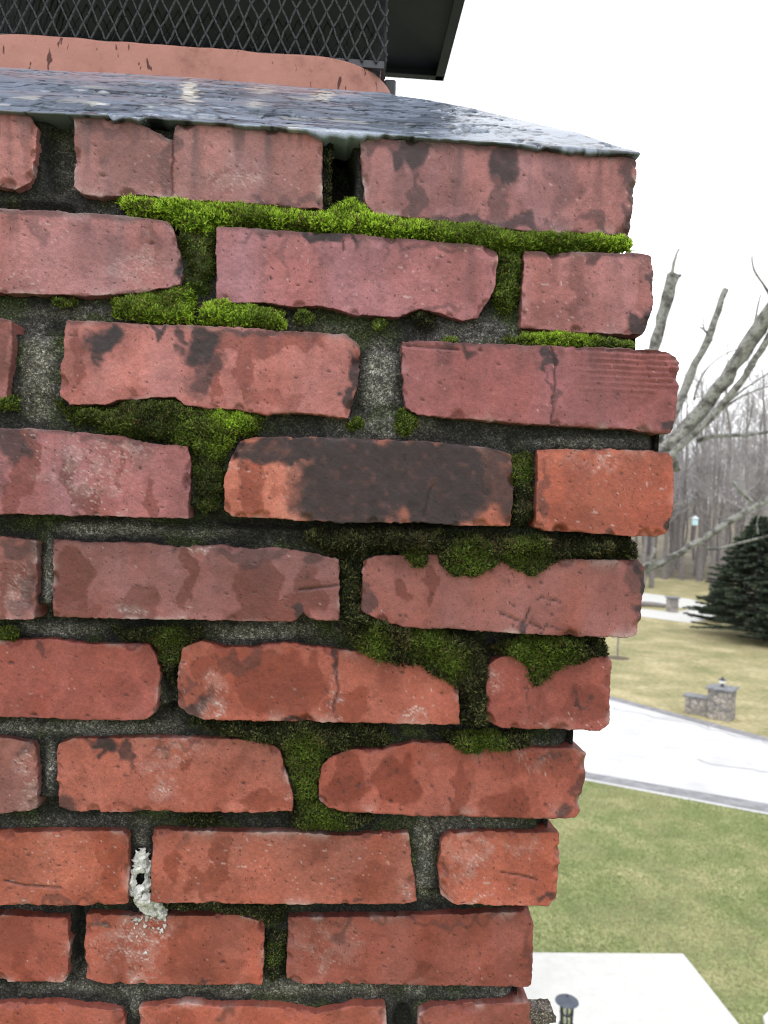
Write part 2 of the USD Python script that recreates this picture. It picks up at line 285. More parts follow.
B_(5, '5c', [(363, 561), (376, 555), (440, 554), (520, 556), (577, 559), (606, 560), (638, 560), (645, 567)], [(361, 612), (376, 619), (395, 625), (420, 629), (440, 628), (502, 633), (565, 636), (627, 638), (637, 635)], [(362, 585)], [(645, 586), (640, 620)], (154, 80, 70))
B_(6, '6a', [(-125, 636), (0, 641), (50, 639), (94, 644), (148, 644), (155, 653)], [(-125, 714), (0, 717), (62, 719), (125, 721), (148, 719), (157, 710)], [], [(160, 672)], (158, 76, 70))
B_(6, '6b', [(182, 648), (200, 641), (225, 647), (251, 647), (282, 642), (320, 647), (354, 651), (400, 654), (458, 660)], [(178, 705), (187, 714), (206, 720), (282, 722), (345, 723), (460, 725)], [(177, 680)], [], (172, 86, 72))
B_(6, '6c', [(488, 665), (500, 656), (540, 655), (580, 656), (611, 657)], [(487, 723), (503, 728), (575, 730), (600, 731), (609, 725)], [(486, 690)], [(613, 668)], (158, 76, 70))
B_(7, '7a', [(-205, 734), (0, 737), (34, 743)], [(-205, 813), (0, 814), (36, 811)], [], [(38, 769)], (142, 88, 88))
B_(7, '7b', [(58, 744), (75, 738), (156, 738), (240, 739), (268, 743), (280, 751)], [(58, 808), (75, 812), (147, 812), (240, 813), (293, 812)], [(56, 765)], [(287, 775), (293, 794)], (170, 88, 76))
B_(7, '7c', [(322, 765), (330, 757), (351, 749), (382, 750), (414, 742), (460, 744), (537, 748), (575, 747), (586, 752)], [(319, 801), (328, 808), (345, 812), (407, 816), (462, 817), (537, 819), (575, 818), (580, 813)], [(318, 785)], [(586, 774), (581, 799)], (164, 80, 68))
B_(8, '8a', [(-142, 834), (0, 832), (122, 831), (128, 836)], [(-142, 907), (0, 906), (127, 905)], [], [(129, 878)], (178, 90, 72))
B_(8, '8b', [(152, 831), (240, 832), (295, 832), (345, 836), (367, 834), (409, 833)], [(150, 903), (240, 904), (289, 905), (401, 904), (417, 901)], [(151, 865)], [(412, 865), (416, 885)], (168, 86, 72))
B_(8, '8c', [(442, 838), (450, 833), (494, 832), (537, 833), (559, 832)], [(441, 896), (456, 905), (525, 906), (548, 906), (556, 898)], [(438, 867)], [(561, 855)], (178, 88, 70))
B_(9, '9a', [(-188, 917), (0, 915), (67, 918)], [(-188, 983), (0, 982), (62, 983), (67, 978)], [], [(70, 946)], (166, 80, 68))
B_(9, '9b', [(86, 915), (160, 916), (240, 915), (264, 923)], [(86, 979), (103, 984), (190, 985), (262, 985)], [(84, 945)], [(264, 959)], (168, 82, 68))
B_(9, '9c', [(288, 917), (361, 917), (460, 914), (531, 911)], [(286, 978), (295, 984), (386, 985), (460, 986), (532, 988)], [], [(534, 930)], (148, 74, 66))
B_(10, '10a', [(-130, 1004), (0, 1004), (62, 1004), (122, 1012)], [(-130, 1074), (122, 1074)], [], [(124, 1030)], (166, 80, 66))
B_(10, '10b', [(139, 1007), (187, 1003), (219, 1007), (251, 1006), (300, 1011), (317, 1014), (354, 1006), (386, 1007)], [(139, 1073), (388, 1075)], [], [(388, 1040)], (166, 82, 68))
B_(10, '10c', [(418, 1014), (434, 1006), (530, 1002)], [(418, 1074), (532, 1075)], [], [(532, 1040)], (148, 74, 66))

SOOT = {'1b': [(165, 160, 9, 36, .55), (125, 160, 30, 45, .35), (110, 122, 20, 6, .5), (290, 205, 40, 6, .5)],
 '1c': [(378, 146, 20, 10, .7), (410, 150, 24, 13, .9), (412, 195, 5, 30, .6), (505, 165, 17, 30, .9), (500, 200, 9, 30, .6), (480, 226, 70, 9, .8), (560, 180, 12, 50, .35), (627, 180, 9, 60, .75), (610, 230, 30, 6, .6)],
 '2a': [(184, 262, 6, 13, 1), (150, 235, 12, 9, .4), (35, 225, 5, 20, .4), (183, 240, 5, 10, .5), (150, 292, 20, 4, .7)],
 '2b': [(318, 234, 42, 6, .95), (270, 231, 25, 4, .6), (440, 243, 60, 5, .5), (283, 255, 4, 28, .35), (430, 312, 30, 4, .5)],
 '2c': [(646, 320, 17, 14, .95), (650, 285, 6, 12, .8), (590, 255, 30, 4, .7), (577, 290, 12, 30, .25)],
 '3b': [(100, 335, 17, 18, 1), (101, 355, 8, 14, .9), (165, 330, 22, 6, .9), (200, 345, 24, 16, .95), (208, 368, 17, 16, .75), (354, 385, 6, 38, .9), (270, 332, 60, 5, .7), (195, 375, 14, 16, .4)],
 '3c': [(553, 352, 4, 16, .9), (458, 345, 14, 6, .8), (672, 427, 14, 9, .9), (553, 385, 2.5, 30, .6)],
 '4a': [(8, 445, 13, 18, .8), (100, 436, 30, 5, .5), (5, 480, 6, 25, .4)],
 '4b': [(352, 480, 56, 62, 1), (430, 482, 72, 58, 1), (480, 485, 44, 40, .90), (262, 455, 30, 15, .95), (300, 447, 32, 14, 1), (320, 505, 14, 18, .9), (300, 470, 12, 22, .5), (490, 455, 30, 10, .8), (460, 510, 30, 16, .7)],
 '4c': [(664, 532, 14, 6, .9), (540, 488, 4, 38, .5), (600, 533, 30, 3, .6)],
 '5a': [(20, 545, 25, 8, .6), (32, 580, 6, 35, .5), (22, 605, 10, 14, .4)],
 '5b': [(250, 553, 40, 7, .55), (310, 560, 14, 8, .6), (300, 616, 8, 5, .8), (180, 550, 4, 10, .5)],
 '5c': [(642, 590, 8, 30, .95), (634, 575, 10, 14, .6), (366, 600, 10, 18, .7), (530, 618, 4, 10, .9), (540, 625, 14, 3, .7)],
 '6a': [(36, 646, 5, 8, .6), (150, 716, 12, 5, .7)],
 '6b': [(196, 708, 20, 9, .85), (183, 690, 6, 30, .5), (298, 718, 9, 6, .9), (336, 655, 3, 14, .8), (235, 658, 22, 8, .5)],
 '6c': [(582, 705, 10, 5, .6), (527, 690, 2.5, 16, .6)],
 '7a': [(30, 745, 20, 6, .4)],
 '7b': [(100, 744, 20, 7, .95), (98, 756, 4, 8, .9), (127, 747, 6, 13, .8), (130, 765, 3, 9, .6), (70, 806, 18, 7, .8), (142, 809, 12, 5, .8), (190, 742, 40, 4, .4)],
 '7c': [(567, 806, 15, 8, .75), (583, 780, 4, 20, .6), (552, 756, 12, 7, .5)],
 '8a': [(64, 905, 60, 3, .5)], '8b': [(360, 897, 8, 6, .7), (185, 838, 20, 5, .3)], '8c': [(545, 898, 16, 6, .8), (443, 855, 4, 20, .4)],
 '9b': [(95, 922, 12, 5, .7), (205, 984, 5, 3, .8)], '9c': [(346, 930, 11, 9, .5), (420, 914, 110, 4, .4), (528, 950, 5, 36, .4)], '10b': [(225, 1012, 8, 8, .5)]}
WET = {'1a': [(28, 150, 6, 35, .5)], '2c': [(578, 292, 9, 34, .4)], '3a': [(0, 350, 10, 40, .8)],
 '3b': [(79, 352, 6, 34, .9), (255, 343, 70, 12, .9), (216, 370, 7, 34, .9), (244, 365, 10, 32, .9), (275, 400, 30, 9, .6), (132, 398, 6, 7, .9)],
 '3c': [(500, 375, 50, 30, .3), (630, 380, 40, 26, .35)],
 '4a': [(26, 465, 13, 42, .95), (15, 500, 10, 22, .9), (70, 480, 8, 20, .9), (86, 502, 15, 14, .9), (118, 470, 4, 24, .8), (152, 496, 6, 18, .8)],
 '4b': [(252, 488, 11, 34, .95), (285, 498, 16, 6, .6), (300, 484, 12, 10, .5)],
 '4c': [(605, 495, 70, 45, .45)],
 '5a': [(12, 570, 14, 12, .8), (3, 600, 8, 20, .8)],
 '5b': [(72, 578, 21, 32, 1), (75, 610, 28, 9, .8), (140, 602, 20, 20, .8), (190, 570, 7, 26, .9), (186, 602, 5, 20, .8), (258, 585, 22, 28, .9), (270, 610, 40, 12, .9), (312, 590, 15, 22, .8)],
 '5c': [(404, 588, 8, 9, .9), (430, 585, 5, 20, .9), (428, 600, 4, 12, .9), (580, 600, 60, 30, .25)],
 '6a': [(120, 690, 20, 20, .3)],
 '6b': [(285, 685, 46, 34, .85), (206, 668, 13, 14, .85), (350, 705, 22, 15, .8), (235, 650, 30, 10, .6)], '6c': [(585, 705, 24, 18, .6)],
 '7b': [(265, 803, 28, 10, .8), (188, 764, 7, 6, .8), (120, 808, 14, 5, .6)],
 '7c': [(347, 782, 18, 24, .85), (395, 785, 26, 24, .85), (462, 790, 10, 26, .8), (508, 803, 28, 14, .8), (560, 765, 20, 18, .5), (335, 795, 10, 14, .6)],
 '8a': [(112, 855, 14, 36, .6), (70, 900, 60, 8, .5)], '8b': [(173, 862, 8, 18, .75), (222, 862, 10, 24, .8), (205, 880, 16, 16, .75), (230, 845, 8, 10, .7), (375, 880, 16, 18, .5)],
 '8c': [(530, 870, 22, 28, .4)], '9a': [(22, 965, 8, 18, .5)], '9b': [(178, 945, 7, 20, .5), (205, 970, 40, 14, .45)], '9c': [(500, 970, 24, 16, .4), (420, 970, 6, 14, .6)], '10b': [(180, 1018, 18, 12, .5)]}
WHITE = {'1b': [(235, 175, 30, 16, .35)], '2a': [(140, 262, 30, 14, .35)], '3b': [(120, 370, 40, 25, .12)], '4a': [(95, 468, 46, 30, .55), (130, 455, 26, 16, .6)], '4c': [(610, 457, 12, 7, .7), (570, 462, 24, 10, .3)],
 '5a': [(20, 590, 14, 30, .4)], '5b': [(130, 612, 14, 7, .6), (195, 548, 14, 3, .7)], '6b': [(218, 690, 16, 17, .5), (218, 710, 14, 9, .8), (338, 690, 4, 28, .45), (415, 714, 12, 4, .7)],
 '6c': [(495, 672, 10, 12, .35)], '7a': [(26, 775, 9, 40, .55)], '7b': [(168, 752, 26, 16, .5), (165, 785, 12, 10, .6), (290, 800, 6, 12, .5)], '7c': [(535, 762, 24, 12, .3)],
 '8b': [(406, 886, 6, 9, .6)], '8c': [(462, 860, 22, 24, .35), (480, 850, 10, 20, .6), (478, 901, 14, 4, .9), (520, 842, 20, 6, .3)], '9a': [(66, 970, 6, 18, .5)],
 '9b': [(145, 924, 14, 10, .8), (140, 945, 26, 30, .7), (140, 975, 12, 12, .7), (110, 955, 26, 24, .35), (92, 923, 10, 4, .8)], '9c': [(318, 945, 32, 24, .35)], '10b': [(140, 1015, 8, 10, .6)]}
CRACK = {'1b': [[(172, 125), (173, 150), (171, 205)]], '3c': [[(553, 348), (555, 380), (552, 424)], [(404, 345), (458, 350)]], '5c': [[(500, 612), (525, 622), (530, 608)], [(530, 622), (542, 628)], [(540, 597), (562, 602)]],
 '6b': [[(336, 652), (338, 690), (333, 712)]], '8c': [[(500, 873), (520, 876), (537, 881)]], '2b': [[(345, 240), (343, 250)]], '8a': [[(5, 882), (25, 886), (60, 887)]], '5b': [[(300, 590), (338, 585)]], '4b': [[(424, 520), (428, 500), (432, 485)]]}

def resample(P, s):
    P = np.asarray(P, float); d = np.r_[0, np.cumsum(np.linalg.norm(np.diff(P, axis=0), axis=1))]; d /= d[-1]
    return np.stack([np.interp(s, d, P[:, k]) for k in range(P.shape[1])], -1)
def spaced(L, step):
    edge = np.array([0, .00025, .0007, .0013, .0021, .003])
    n = max(int((L - .006) / step), 2)
    return np.r_[edge[:-1], np.linspace(.003, L - .003, n), L - edge[:-1][::-1]] / L
def blobs(lst, u, v, wob, soft=.22):
    out = np.zeros_like(u)
    for (a, b, ru, rv, st) in lst:
        d = np.sqrt(((u - a) / ru) ** 2 + ((v - b) / rv) ** 2) + wob
        out = np.maximum(out, st * (1 - sstep(1 - soft, 1 + soft, d)))
    return out
ALB = 0.91
def brick_mesh(key, b, seed):
    Y = YC[b['c']]
    def pts(L): L = np.asarray(L, float); return np.stack(on_y(L[:, 0], L[:, 1], Y), 1)
    T, B = pts(b['T']), pts(b['B'])
    L = np.vstack([T[:1]] + ([pts(b['L'])] if len(b['L']) else []) + [B[:1]]); R = np.vstack([T[-1:]] + ([pts(b['R'])] if len(b['R']) else []) + [B[-1:]])
    w, h = np.linalg.norm(T[-1] - T[0]), np.linalg.norm(B[0] - T[0])
    inview = max(p[0] for p in b['T']) > -5
    step = 0.00105
    s, t = spaced(w, step), spaced(h, step)
    Tt, Bb, Ll, Rr = resample(T, s), resample(B, s), resample(L, t), resample(R, t)
    S, Q = s[None, :, None], t[:, None, None]
    P = (1 - Q) * Tt[None] + Q * Bb[None] + (1 - S) * Ll[:, None] + S * Rr[:, None] - ((1 - S) * (1 - Q) * T[0] + S * (1 - Q) * T[-1] + (1 - S) * Q * B[0] + S * Q * B[-1])
    ss, tt = np.meshgrid(s, t)
    # rounded corners
    ea, eb = np.minimum(ss, 1 - ss) * w, np.minimum(tt, 1 - tt) * h
    r = 0.0012
    pa, pb = np.clip(1 - ea / r, 0, 1), np.clip(1 - eb / r, 0, 1)
    da, db = r * (pa - pa * np.sqrt(1 - pb ** 2 / 2)), r * (pb - pb * np.sqrt(1 - pa ** 2 / 2))
    P[..., 0] += np.where(ss < .5, 1, -1) * da; P[..., 1] += np.where(tt < .5, -1, 1) * db
    q = np.stack([P[..., 0], np.full(P.shape[:2], Y), P[..., 1]], -1)
    e = np.minimum(ea, eb)
    near = np.exp(-e / .004)
    for k, sd_ in ((0, 1), (2, 2)):
        q[..., k] += ((fbm(q * 120, 2, seed + sd_) - .5) * .0014 + (fbm(q * 420, 2, seed + sd_ + 60) - .5) * .0016) * near
    X3 = q * 1.0
    n1, n2, n3 = fbm(X3 * 28, 3, seed + 5), fbm(X3 * 130, 3, seed + 6), noise(X3 * 620, seed + 7)
    R_ = .0004 + .0027 * sstep(.50, .8, fbm(X3 * 80, 2, seed + 9))
    rd = np.where(e < R_, R_ - np.sqrt(np.maximum(R_ ** 2 - (R_ - np.minimum(e, R_)) ** 2, 0)), 0)
    y = Y + rd + (n1 - .5) * .0008 + (n2 - .5) * .0005 + (n3 - .5) * .0003
    if key == '3c':    # combed face on the right half
        u_, v_ = project(q)
        g = sstep(560, 640, u_) * (1 - sstep(375, 400, v_ - (fbm(X3 * 60, 2, 3) - .5) * 40))
        y += g * .0009 * np.sin(X3[..., 2] * 2 * np.pi / .0042 + 3 * fbm(X3 * 25, 2, 4))
    lr = np.random.default_rng(seed)
    # chips along the edges, pits in the face
    dirt = np.zeros_like(y)
    for i in range(lr.integers(8, 15)):
        k = lr.integers(0, 4); a = lr.random()
        c0 = [Tt[int(a * (len(s) - 1))], Bb[int(a * (len(s) - 1))], Ll[int(a * (len(t) - 1))], Rr[int(a * (len(t) - 1))]][k]
        rr_ = lr.uniform(.002, .0065)
        d = np.hypot(P[..., 0] - c0[0], P[..., 1] - c0[1]) / rr_ + (n2 - .5) * 1.2
        y += np.clip((1 - d) * 2.6, 0, 1) * rr_ * .5; dirt = np.maximum(dirt, .18 * sstep(1, .85, d))
    for i in range(int(34 * w / .2)):
        c0 = P[lr.integers(3, len(t) - 3), lr.integers(3, len(s) - 3)]; rr_ = lr.choice([.0006, .0008, .0010, .0016], p=[.45, .35, .17, .03])
        d = np.hypot((P[..., 0] - c0[0]) / lr.uniform(.8, 2.2), P[..., 1] - c0[1]) / rr_
        k = np.clip(1 - d * d, 0, 1); y += k * rr_ * .9; dirt = np.maximum(dirt, .75 * k)
    q[..., 1] = y
    u, v = project(q)
    for ln in CRACK.get(key, []):
        ls = LineString([tuple(np.ravel(on_y(np.array([a]), np.array([c]), Y))) for a, c in ln])
        d = shapely.distance(shapely.points(P[..., 0] + (n2 - .5) * .004, P[..., 1] + (n1 - .5) * .004), ls)
        k = np.clip(1 - d / .0013, 0, 1); q[..., 1] += k * .0016; dirt = np.maximum(dirt, k * .8)
    # ---- colour: fired clay, wear, soot, damp, salts
    base = lin(b['col']) * (1.0 if b['c'] < 6 else .86); ds = .22 if key == '4c' else .26 if b['c'] < 6 else .12; base = base * (np.array([.97, .98, 1.06]) if b['c'] < 6 and key not in ('4b', '4c') else np.array([.99, 1.03, .92])); base = (base * (1 - ds) + ds * (base @ [.3, .5, .2])) * ALB
    up = np.clip((800 - v) / 700, 0, 1)
    nb = fbm(X3 * 22, 4, seed + 20); nh = fbm(X3 * np.array([45, 45, 12]), 3, seed + 21)
    col = base[None, None] * (1 + (nb - .5) * .75)[..., None]
    col = col * (1 + (nh - .5)[..., None] * np.array([-.05, .35, .60]))
    patch = sstep(.50, .62, fbm(X3 * 34, 4, seed + 22))
    col = col * (1 - .16 * patch[..., None] * np.array([1, 1.25, 1.35]))
    col *= (1 + (noise(X3 * 500, seed + 23) - .5) * .30)[..., None]
    st = sstep(.55, .8, fbm(X3 * np.array([95, 95, 9]), 3, seed + 24)) * up
    col = col * (1 - (.25 + .35 * up ** 3) * st)[..., None] + np.array([.055, .043, .05]) * ((.25 + .35 * up ** 3) * st)[..., None]
    wob = (fbm(X3 * 60, 5, seed + 30) - .5) * 2.3
    wu, wv = (fbm(X3 * 62, 5, seed + 61) - .5) * 46, (fbm(X3 * 62, 5, seed + 62) - .5) * 40
    drip = np.array([150, 150, 16])
    wu = wu + (noise(X3 * drip, seed + 63) - .5) * 5
    wv = wv + (noise(X3 * drip, seed + 64) - .5) * 26
    wt = blobs(WET.get(key, []), u + wu * .65, v + wv * .65, wob * .12, .07)
    wt = np.maximum(wt, .30 * sstep(.575, .615, fbm(X3 * np.array([40, 40, 24]), 3, seed + 31)))
    col = col * (1 - wt[..., None] * np.array([.44, .60, .66]))
    wh = blobs(WHITE.get(key, []), u + wu, v + wv, wob * .5, .5) * np.clip(.25 * sstep(.4, .6, fbm(X3 * 120, 3, seed + 32)) + .9 * sstep(.55, .85, noise(X3 * 800, seed + 36)), 0, 1)
    wh = np.maximum(wh, .45 * sstep(.87, .93, noise(X3 * 480, seed + 33)) * sstep(.45, .62, fbm(X3 * 30, 2, seed + 34)))
    edge_w = .55 * np.exp(-e / .0022) * sstep(.55, .75, fbm(X3 * 60, 3, seed + 35))
    wh = np.maximum(wh, edge_w)
    col = col * (1 - wh[..., None]) + np.array([.50, .42, .41]) * wh[..., None]
    so = blobs(SOOT.get(key, []), u + wu, v + wv, wob * .35, .26 if key == '4b' else .30) * np.clip(.75 + .5 * fbm(X3 * 200, 3, seed + 40), 0, 1)
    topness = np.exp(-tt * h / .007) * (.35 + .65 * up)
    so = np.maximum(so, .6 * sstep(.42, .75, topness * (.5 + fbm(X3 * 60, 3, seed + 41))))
    strk = sstep(.50, .72, fbm(X3 * np.array([120, 120, 11]), 4, seed + 44)) * np.exp(-tt * h / .020) * up ** 1.3
    so = np.maximum(so, .75 * strk)
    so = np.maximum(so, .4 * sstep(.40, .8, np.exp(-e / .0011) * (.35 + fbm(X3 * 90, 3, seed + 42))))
    so = np.clip(np.maximum(so, dirt), 0, .97)
    sc = np.array([.014, .011, .014]) * (1 + 1.6 * (fbm(X3 * 160, 3, seed + 43) - .5))[..., None]
    col = col * (1 - so[..., None]) + sc * so[..., None]
    wt = np.clip(wt * (1 - .3 * so), 0, 1)
    # ---- back edges
    nr, nc = y.shape
    v0 = q.reshape(-1, 3); f0 = grid_faces(nr, nc)
    idx = np.arange(nr * nc).reshape(nr, nc)
    loop = np.r_[idx[0, :-1], idx[:-1, -1], idx[-1, :0:-1], idx[:0:-1, 0]]
    ctr = v0.mean(0); rings = []; fs = [f0]; V = [v0]; C = [col.reshape(-1, 3)]; Wt = [wt.ravel()]
    prev = loop; n0 = len(v0)
    for dy in (.004, .012, .03, .095):
        rv = v0[loop].copy(); rv[:, 1] = np.maximum(rv[:, 1], Y) + dy
        ins = (noise(rv * 160, seed + 50) - .4) * .0016
        rv[:, 0] -= np.sign(rv[:, 0] - ctr[0]) * ins; rv[:, 2] -= np.sign(rv[:, 2] - ctr[2]) * ins
        V.append(rv); k_ = min(1.0, dy / .012); C.append((col.reshape(-1, 3)[loop] * (1 - k_) + base * (.72 + .35 * fbm(rv * 90, 3, seed + 51))[:, None] * k_) * .9); Wt.append(np.zeros(len(loop)))
        cur = n0 + np.arange(len(loop)); n0 += len(loop)
        a, b2, c2, d2 = prev, np.roll(prev, -1), np.roll(cur, -1), cur
        fs += [np.stack([a, b2, c2], 1), np.stack([a, c2, d2], 1)]
        prev = cur
    return np.vstack(V), np.vstack(fs), np.vstack(C), np.concatenate(Wt)

chim = thing('brick_chimney', 'red brick chimney, corbelled, mossy and weathered, filling most of the view', 'chimney', (-0.16, 0.945, 0.0))
BL = {'4b': 'brick mostly blackened by soot, orange left end', '4c': 'smooth orange brick at the corner', '3c': 'brick with a combed grooved face at its right end'}
ZT, ZB = {}, {}
for i, (key, b) in enumerate(BR.items()):
    V, Fc, C, Wt = brick_mesh(key, b, 100 + 37 * i)
    obj('brick', (V, Fc), BRICK, chim, smooth=True, tint=C, extra={'wet': Wt}, label=BL.get(key))
    ZT.setdefault(b['c'], []).append(V[:, 2].max()); ZB.setdefault(b['c'], []).append(V[:, 2].min())
for c in ZT: ZT[c], ZB[c] = float(np.mean(ZT[c])), float(np.mean(ZB[c]))
for c in range(11, 15):
    YC[c], XR[c], XL[c], BACK[c] = YC[10], XR[10], XL[10], BACK[10]
    ZT[c], ZB[c] = ZB[c - 1] - .016, ZB[c - 1] - .016 - .058

# plain bricks: rest of the front, the two sides and the back
def small_brick(cx, cy, cz, sx, sy, sz):
    b = box(cx, cy, cz, sx, sy, sz, .003)
    c = lin([(160, 78, 66), (150, 80, 74), (172, 86, 70), (140, 72, 64)][rng.integers(4)]) * ALB * rng.uniform(.75, 1.0); c = c * .82 + .18 * (c @ np.array([.3, .5, .2]))
    obj('brick', b, BRICK, chim, tint=np.tile(c, (len(b.vertices), 1)), extra={'wet': np.zeros(len(b.vertices))})
J = .013
leftmost = {}
for b in BR.values():
    leftmost[b['c']] = min(leftmost.get(b['c'], 9), float(on_y(np.array([b['T'][0][0]]), np.array([b['T'][0][1]]), YC[b['c']])[0][0]))
for c in range(1, 15):
    cz, sz = (ZT[c] + ZB[c]) / 2, max(ZT[c] - ZB[c] - .003, .05)
    if c <= 10:
        x = leftmost[c] - J
    else:
        x = XR[c]
    while x > XL[c] + .02:
        w = min(.203, x - XL[c]) if c <= 10 else min(.203 if x < XR[c] or c % 2 else .098, x - XL[c])
        small_brick(x - w / 2, YC[c] + .047, cz, w, .094, sz); x -= w + J
    head = c % 2 == 0
    for side in (1, -1):       # side faces
        xo = XR[c] if side > 0 else XL[c]
        y = YC[c] + (.1945 if False else .108)
        if head: y += 0
        while y < BACK[c] - .12:
            w = min(.203 if not (head and y < YC[c] + .12) else .098, BACK[c] - .108 - y)
            if w > .03: small_brick(xo - side * .047, y + w / 2, cz, .094, w, sz)
            y += w + J
    x = XR[c]
    while x > XL[c] + .02:
        w = min(.203 if not (head and x == XR[c]) else .098, x - XL[c]); small_brick(x - w / 2, BACK[c] - .047, cz, w, .094, sz); x -= w + J

# ---- mortar body
zs, off = [], []
cs = sorted(ZT)
kz = []
for c in cs[::-1]:
    kz += [(ZB[c] + .004, YC[c], XR[c]), (ZT[c] - .004, YC[c], XR[c])]
kz = np.array(kz)
def face_y(z): return np.interp(z, kz[:, 0], kz[:, 1])
def face_x(z): return np.interp(z, kz[:, 0], kz[:, 2])
def back_off(z):                 # in the joints the bed follows whichever course stands further back
    out = face_y(z)
    for a, b in zip(cs[:-1], cs[1:]):
        mid = (z < ZB[a] + .010) & (z > ZT[b] - .010)
        out = np.where(mid, max(YC[a], YC[b]), out)
    return out
DEEP = [(342, 165, 15, 44, .045), (55, 150, 17, 40, .012), (76, 945, 6, 34, .012), (524, 490, 10, 40, .010), (404, 1040, 12, 30, .012), (137, 880, 9, 28, .006), (170, 680, 8, 34, .012), (20, 205, 60, 8, .006), (330, 523, 200, 6, .006)]
LIGHT = [(35, 365, 20, 42, .95), (35, 395, 16, 30, .5), (382, 375, 16, 44, .95), (395, 425, 40, 14, .7), (105, 529, 52, 8, 1.0), (200, 532, 40, 6, .6), (45, 575, 5, 42, .8), (55, 630, 46, 7, .75), (255, 633, 50, 9, .9), (80, 730, 90, 8, .95),
         (47, 765, 6, 30, .7), (60, 825, 120, 6, .35), (300, 325, 60, 8, .45), (480, 330, 40, 16, .6), (425, 850, 10, 50, .75), (423, 875, 6, 30, .9), (300, 993, 120, 9, .75), (120, 994, 130, 7, .55), (60, 150, 12, 40, .35), (590, 442, 60, 6, .5), (440, 900, 90, 6, .3), (140, 842, 7, 12, .6), (470, 826, 60, 8, .6), (134, 1010, 6, 12, .8), (500, 745, 60, 8, .5), (60, 310, 70, 8, .35), (180, 312, 30, 6, .3), (160, 421, 80, 5, .2), (345, 610, 5, 24, .3), (478, 995, 60, 8, .4)]
z0, z1 = ZB[14] - .01, ZT[1] - .004
rows = np.linspace(z1, z0, int((z1 - z0) / .0019))
def ring(z, nx, side_n):
    return None
ncol = int(.80 / .0019)
sg = np.linspace(0, 1, ncol)
zz = np.repeat(rows[:, None], ncol, 1)
yb = back_off(zz); gap = yb - YC[9]
xr, xl = (XR[9] - gap) - .008, (XL[9] + gap) + .008
xx_ = xl + (xr - xl) * sg[None]
q = np.stack([xx_, yb, zz], -1)
u, v = project(q)
n1, n2, n3, n4 = fbm(q * 45, 4, 900), fbm(q * 190, 3, 901), noise(q * 480, 902), fbm(q * 18, 3, 903)
wob = (fbm(q * 60, 3, 904) - .5) * 1.3
dp = np.zeros_like(u)
for (a, b, ru, rv, d) in DEEP:
    dd = np.sqrt(((u - a) / ru) ** 2 + ((v - b) / rv) ** 2) + wob * .5
    dp = np.maximum(dp, d * (1 - sstep(.7, 1.1, dd)))
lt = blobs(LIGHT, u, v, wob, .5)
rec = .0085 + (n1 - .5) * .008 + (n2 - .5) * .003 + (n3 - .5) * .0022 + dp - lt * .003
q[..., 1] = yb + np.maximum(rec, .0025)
edge_x = np.minimum(sg, 1 - sg)[None] * (xr - xl)
q[..., 1] += .012 * np.clip(1 - edge_x / .012, 0, 1) ** 2
q[..., 0] += np.where(sg < .5, 1, -1)[None] * (n1 - .3) * .010 * np.exp(-edge_x / .01) * np.clip(edge_x / .004, 0, 1)
grain = noise(q * 430, 905)
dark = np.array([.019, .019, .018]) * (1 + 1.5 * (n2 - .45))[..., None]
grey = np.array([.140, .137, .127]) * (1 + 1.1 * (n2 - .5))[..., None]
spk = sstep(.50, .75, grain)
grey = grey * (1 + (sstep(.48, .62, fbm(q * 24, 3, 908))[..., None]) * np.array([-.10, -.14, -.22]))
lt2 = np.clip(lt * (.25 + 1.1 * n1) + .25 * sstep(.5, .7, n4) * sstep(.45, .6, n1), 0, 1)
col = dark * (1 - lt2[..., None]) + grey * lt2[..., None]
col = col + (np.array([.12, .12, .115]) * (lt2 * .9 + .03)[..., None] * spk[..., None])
film = blobs([(150, 310, 80, 18, .9), (240, 315, 60, 16, .9), (160, 420, 110, 20, .9), (205, 470, 22, 60, .8), (450, 555, 180, 30, .8), (420, 660, 100, 50, .8), (320, 770, 60, 70, .9), (330, 735, 140, 16, .8), (230, 905, 80, 14, .8), (275, 955, 14, 40, .8), (510, 285, 18, 45, .9), (195, 260, 22, 55, .9), (170, 660, 22, 40, .9), (400, 220, 300, 22, .9), (200, 825, 50, 12, .7), (350, 600, 14, 50, .8), (522, 490, 18, 40, .8), (570, 340, 80, 10, .9)], u, v, wob * .6, .5) * sstep(.40, .60, fbm(q * 110, 3, 909))
grn = np.maximum(sstep(.55, .72, fbm(q * 30, 3, 907)) * (1 - lt) * .7, film)
col = col * (1 - grn[..., None]) + np.array([.036, .052, .013]) * (.6 + n2[..., None]) * grn[..., None]
mb = MB()
mb.add(q.reshape(-1, 3), grid_faces(*u.shape), col.reshape(-1, 3))
rws = rows[::4]
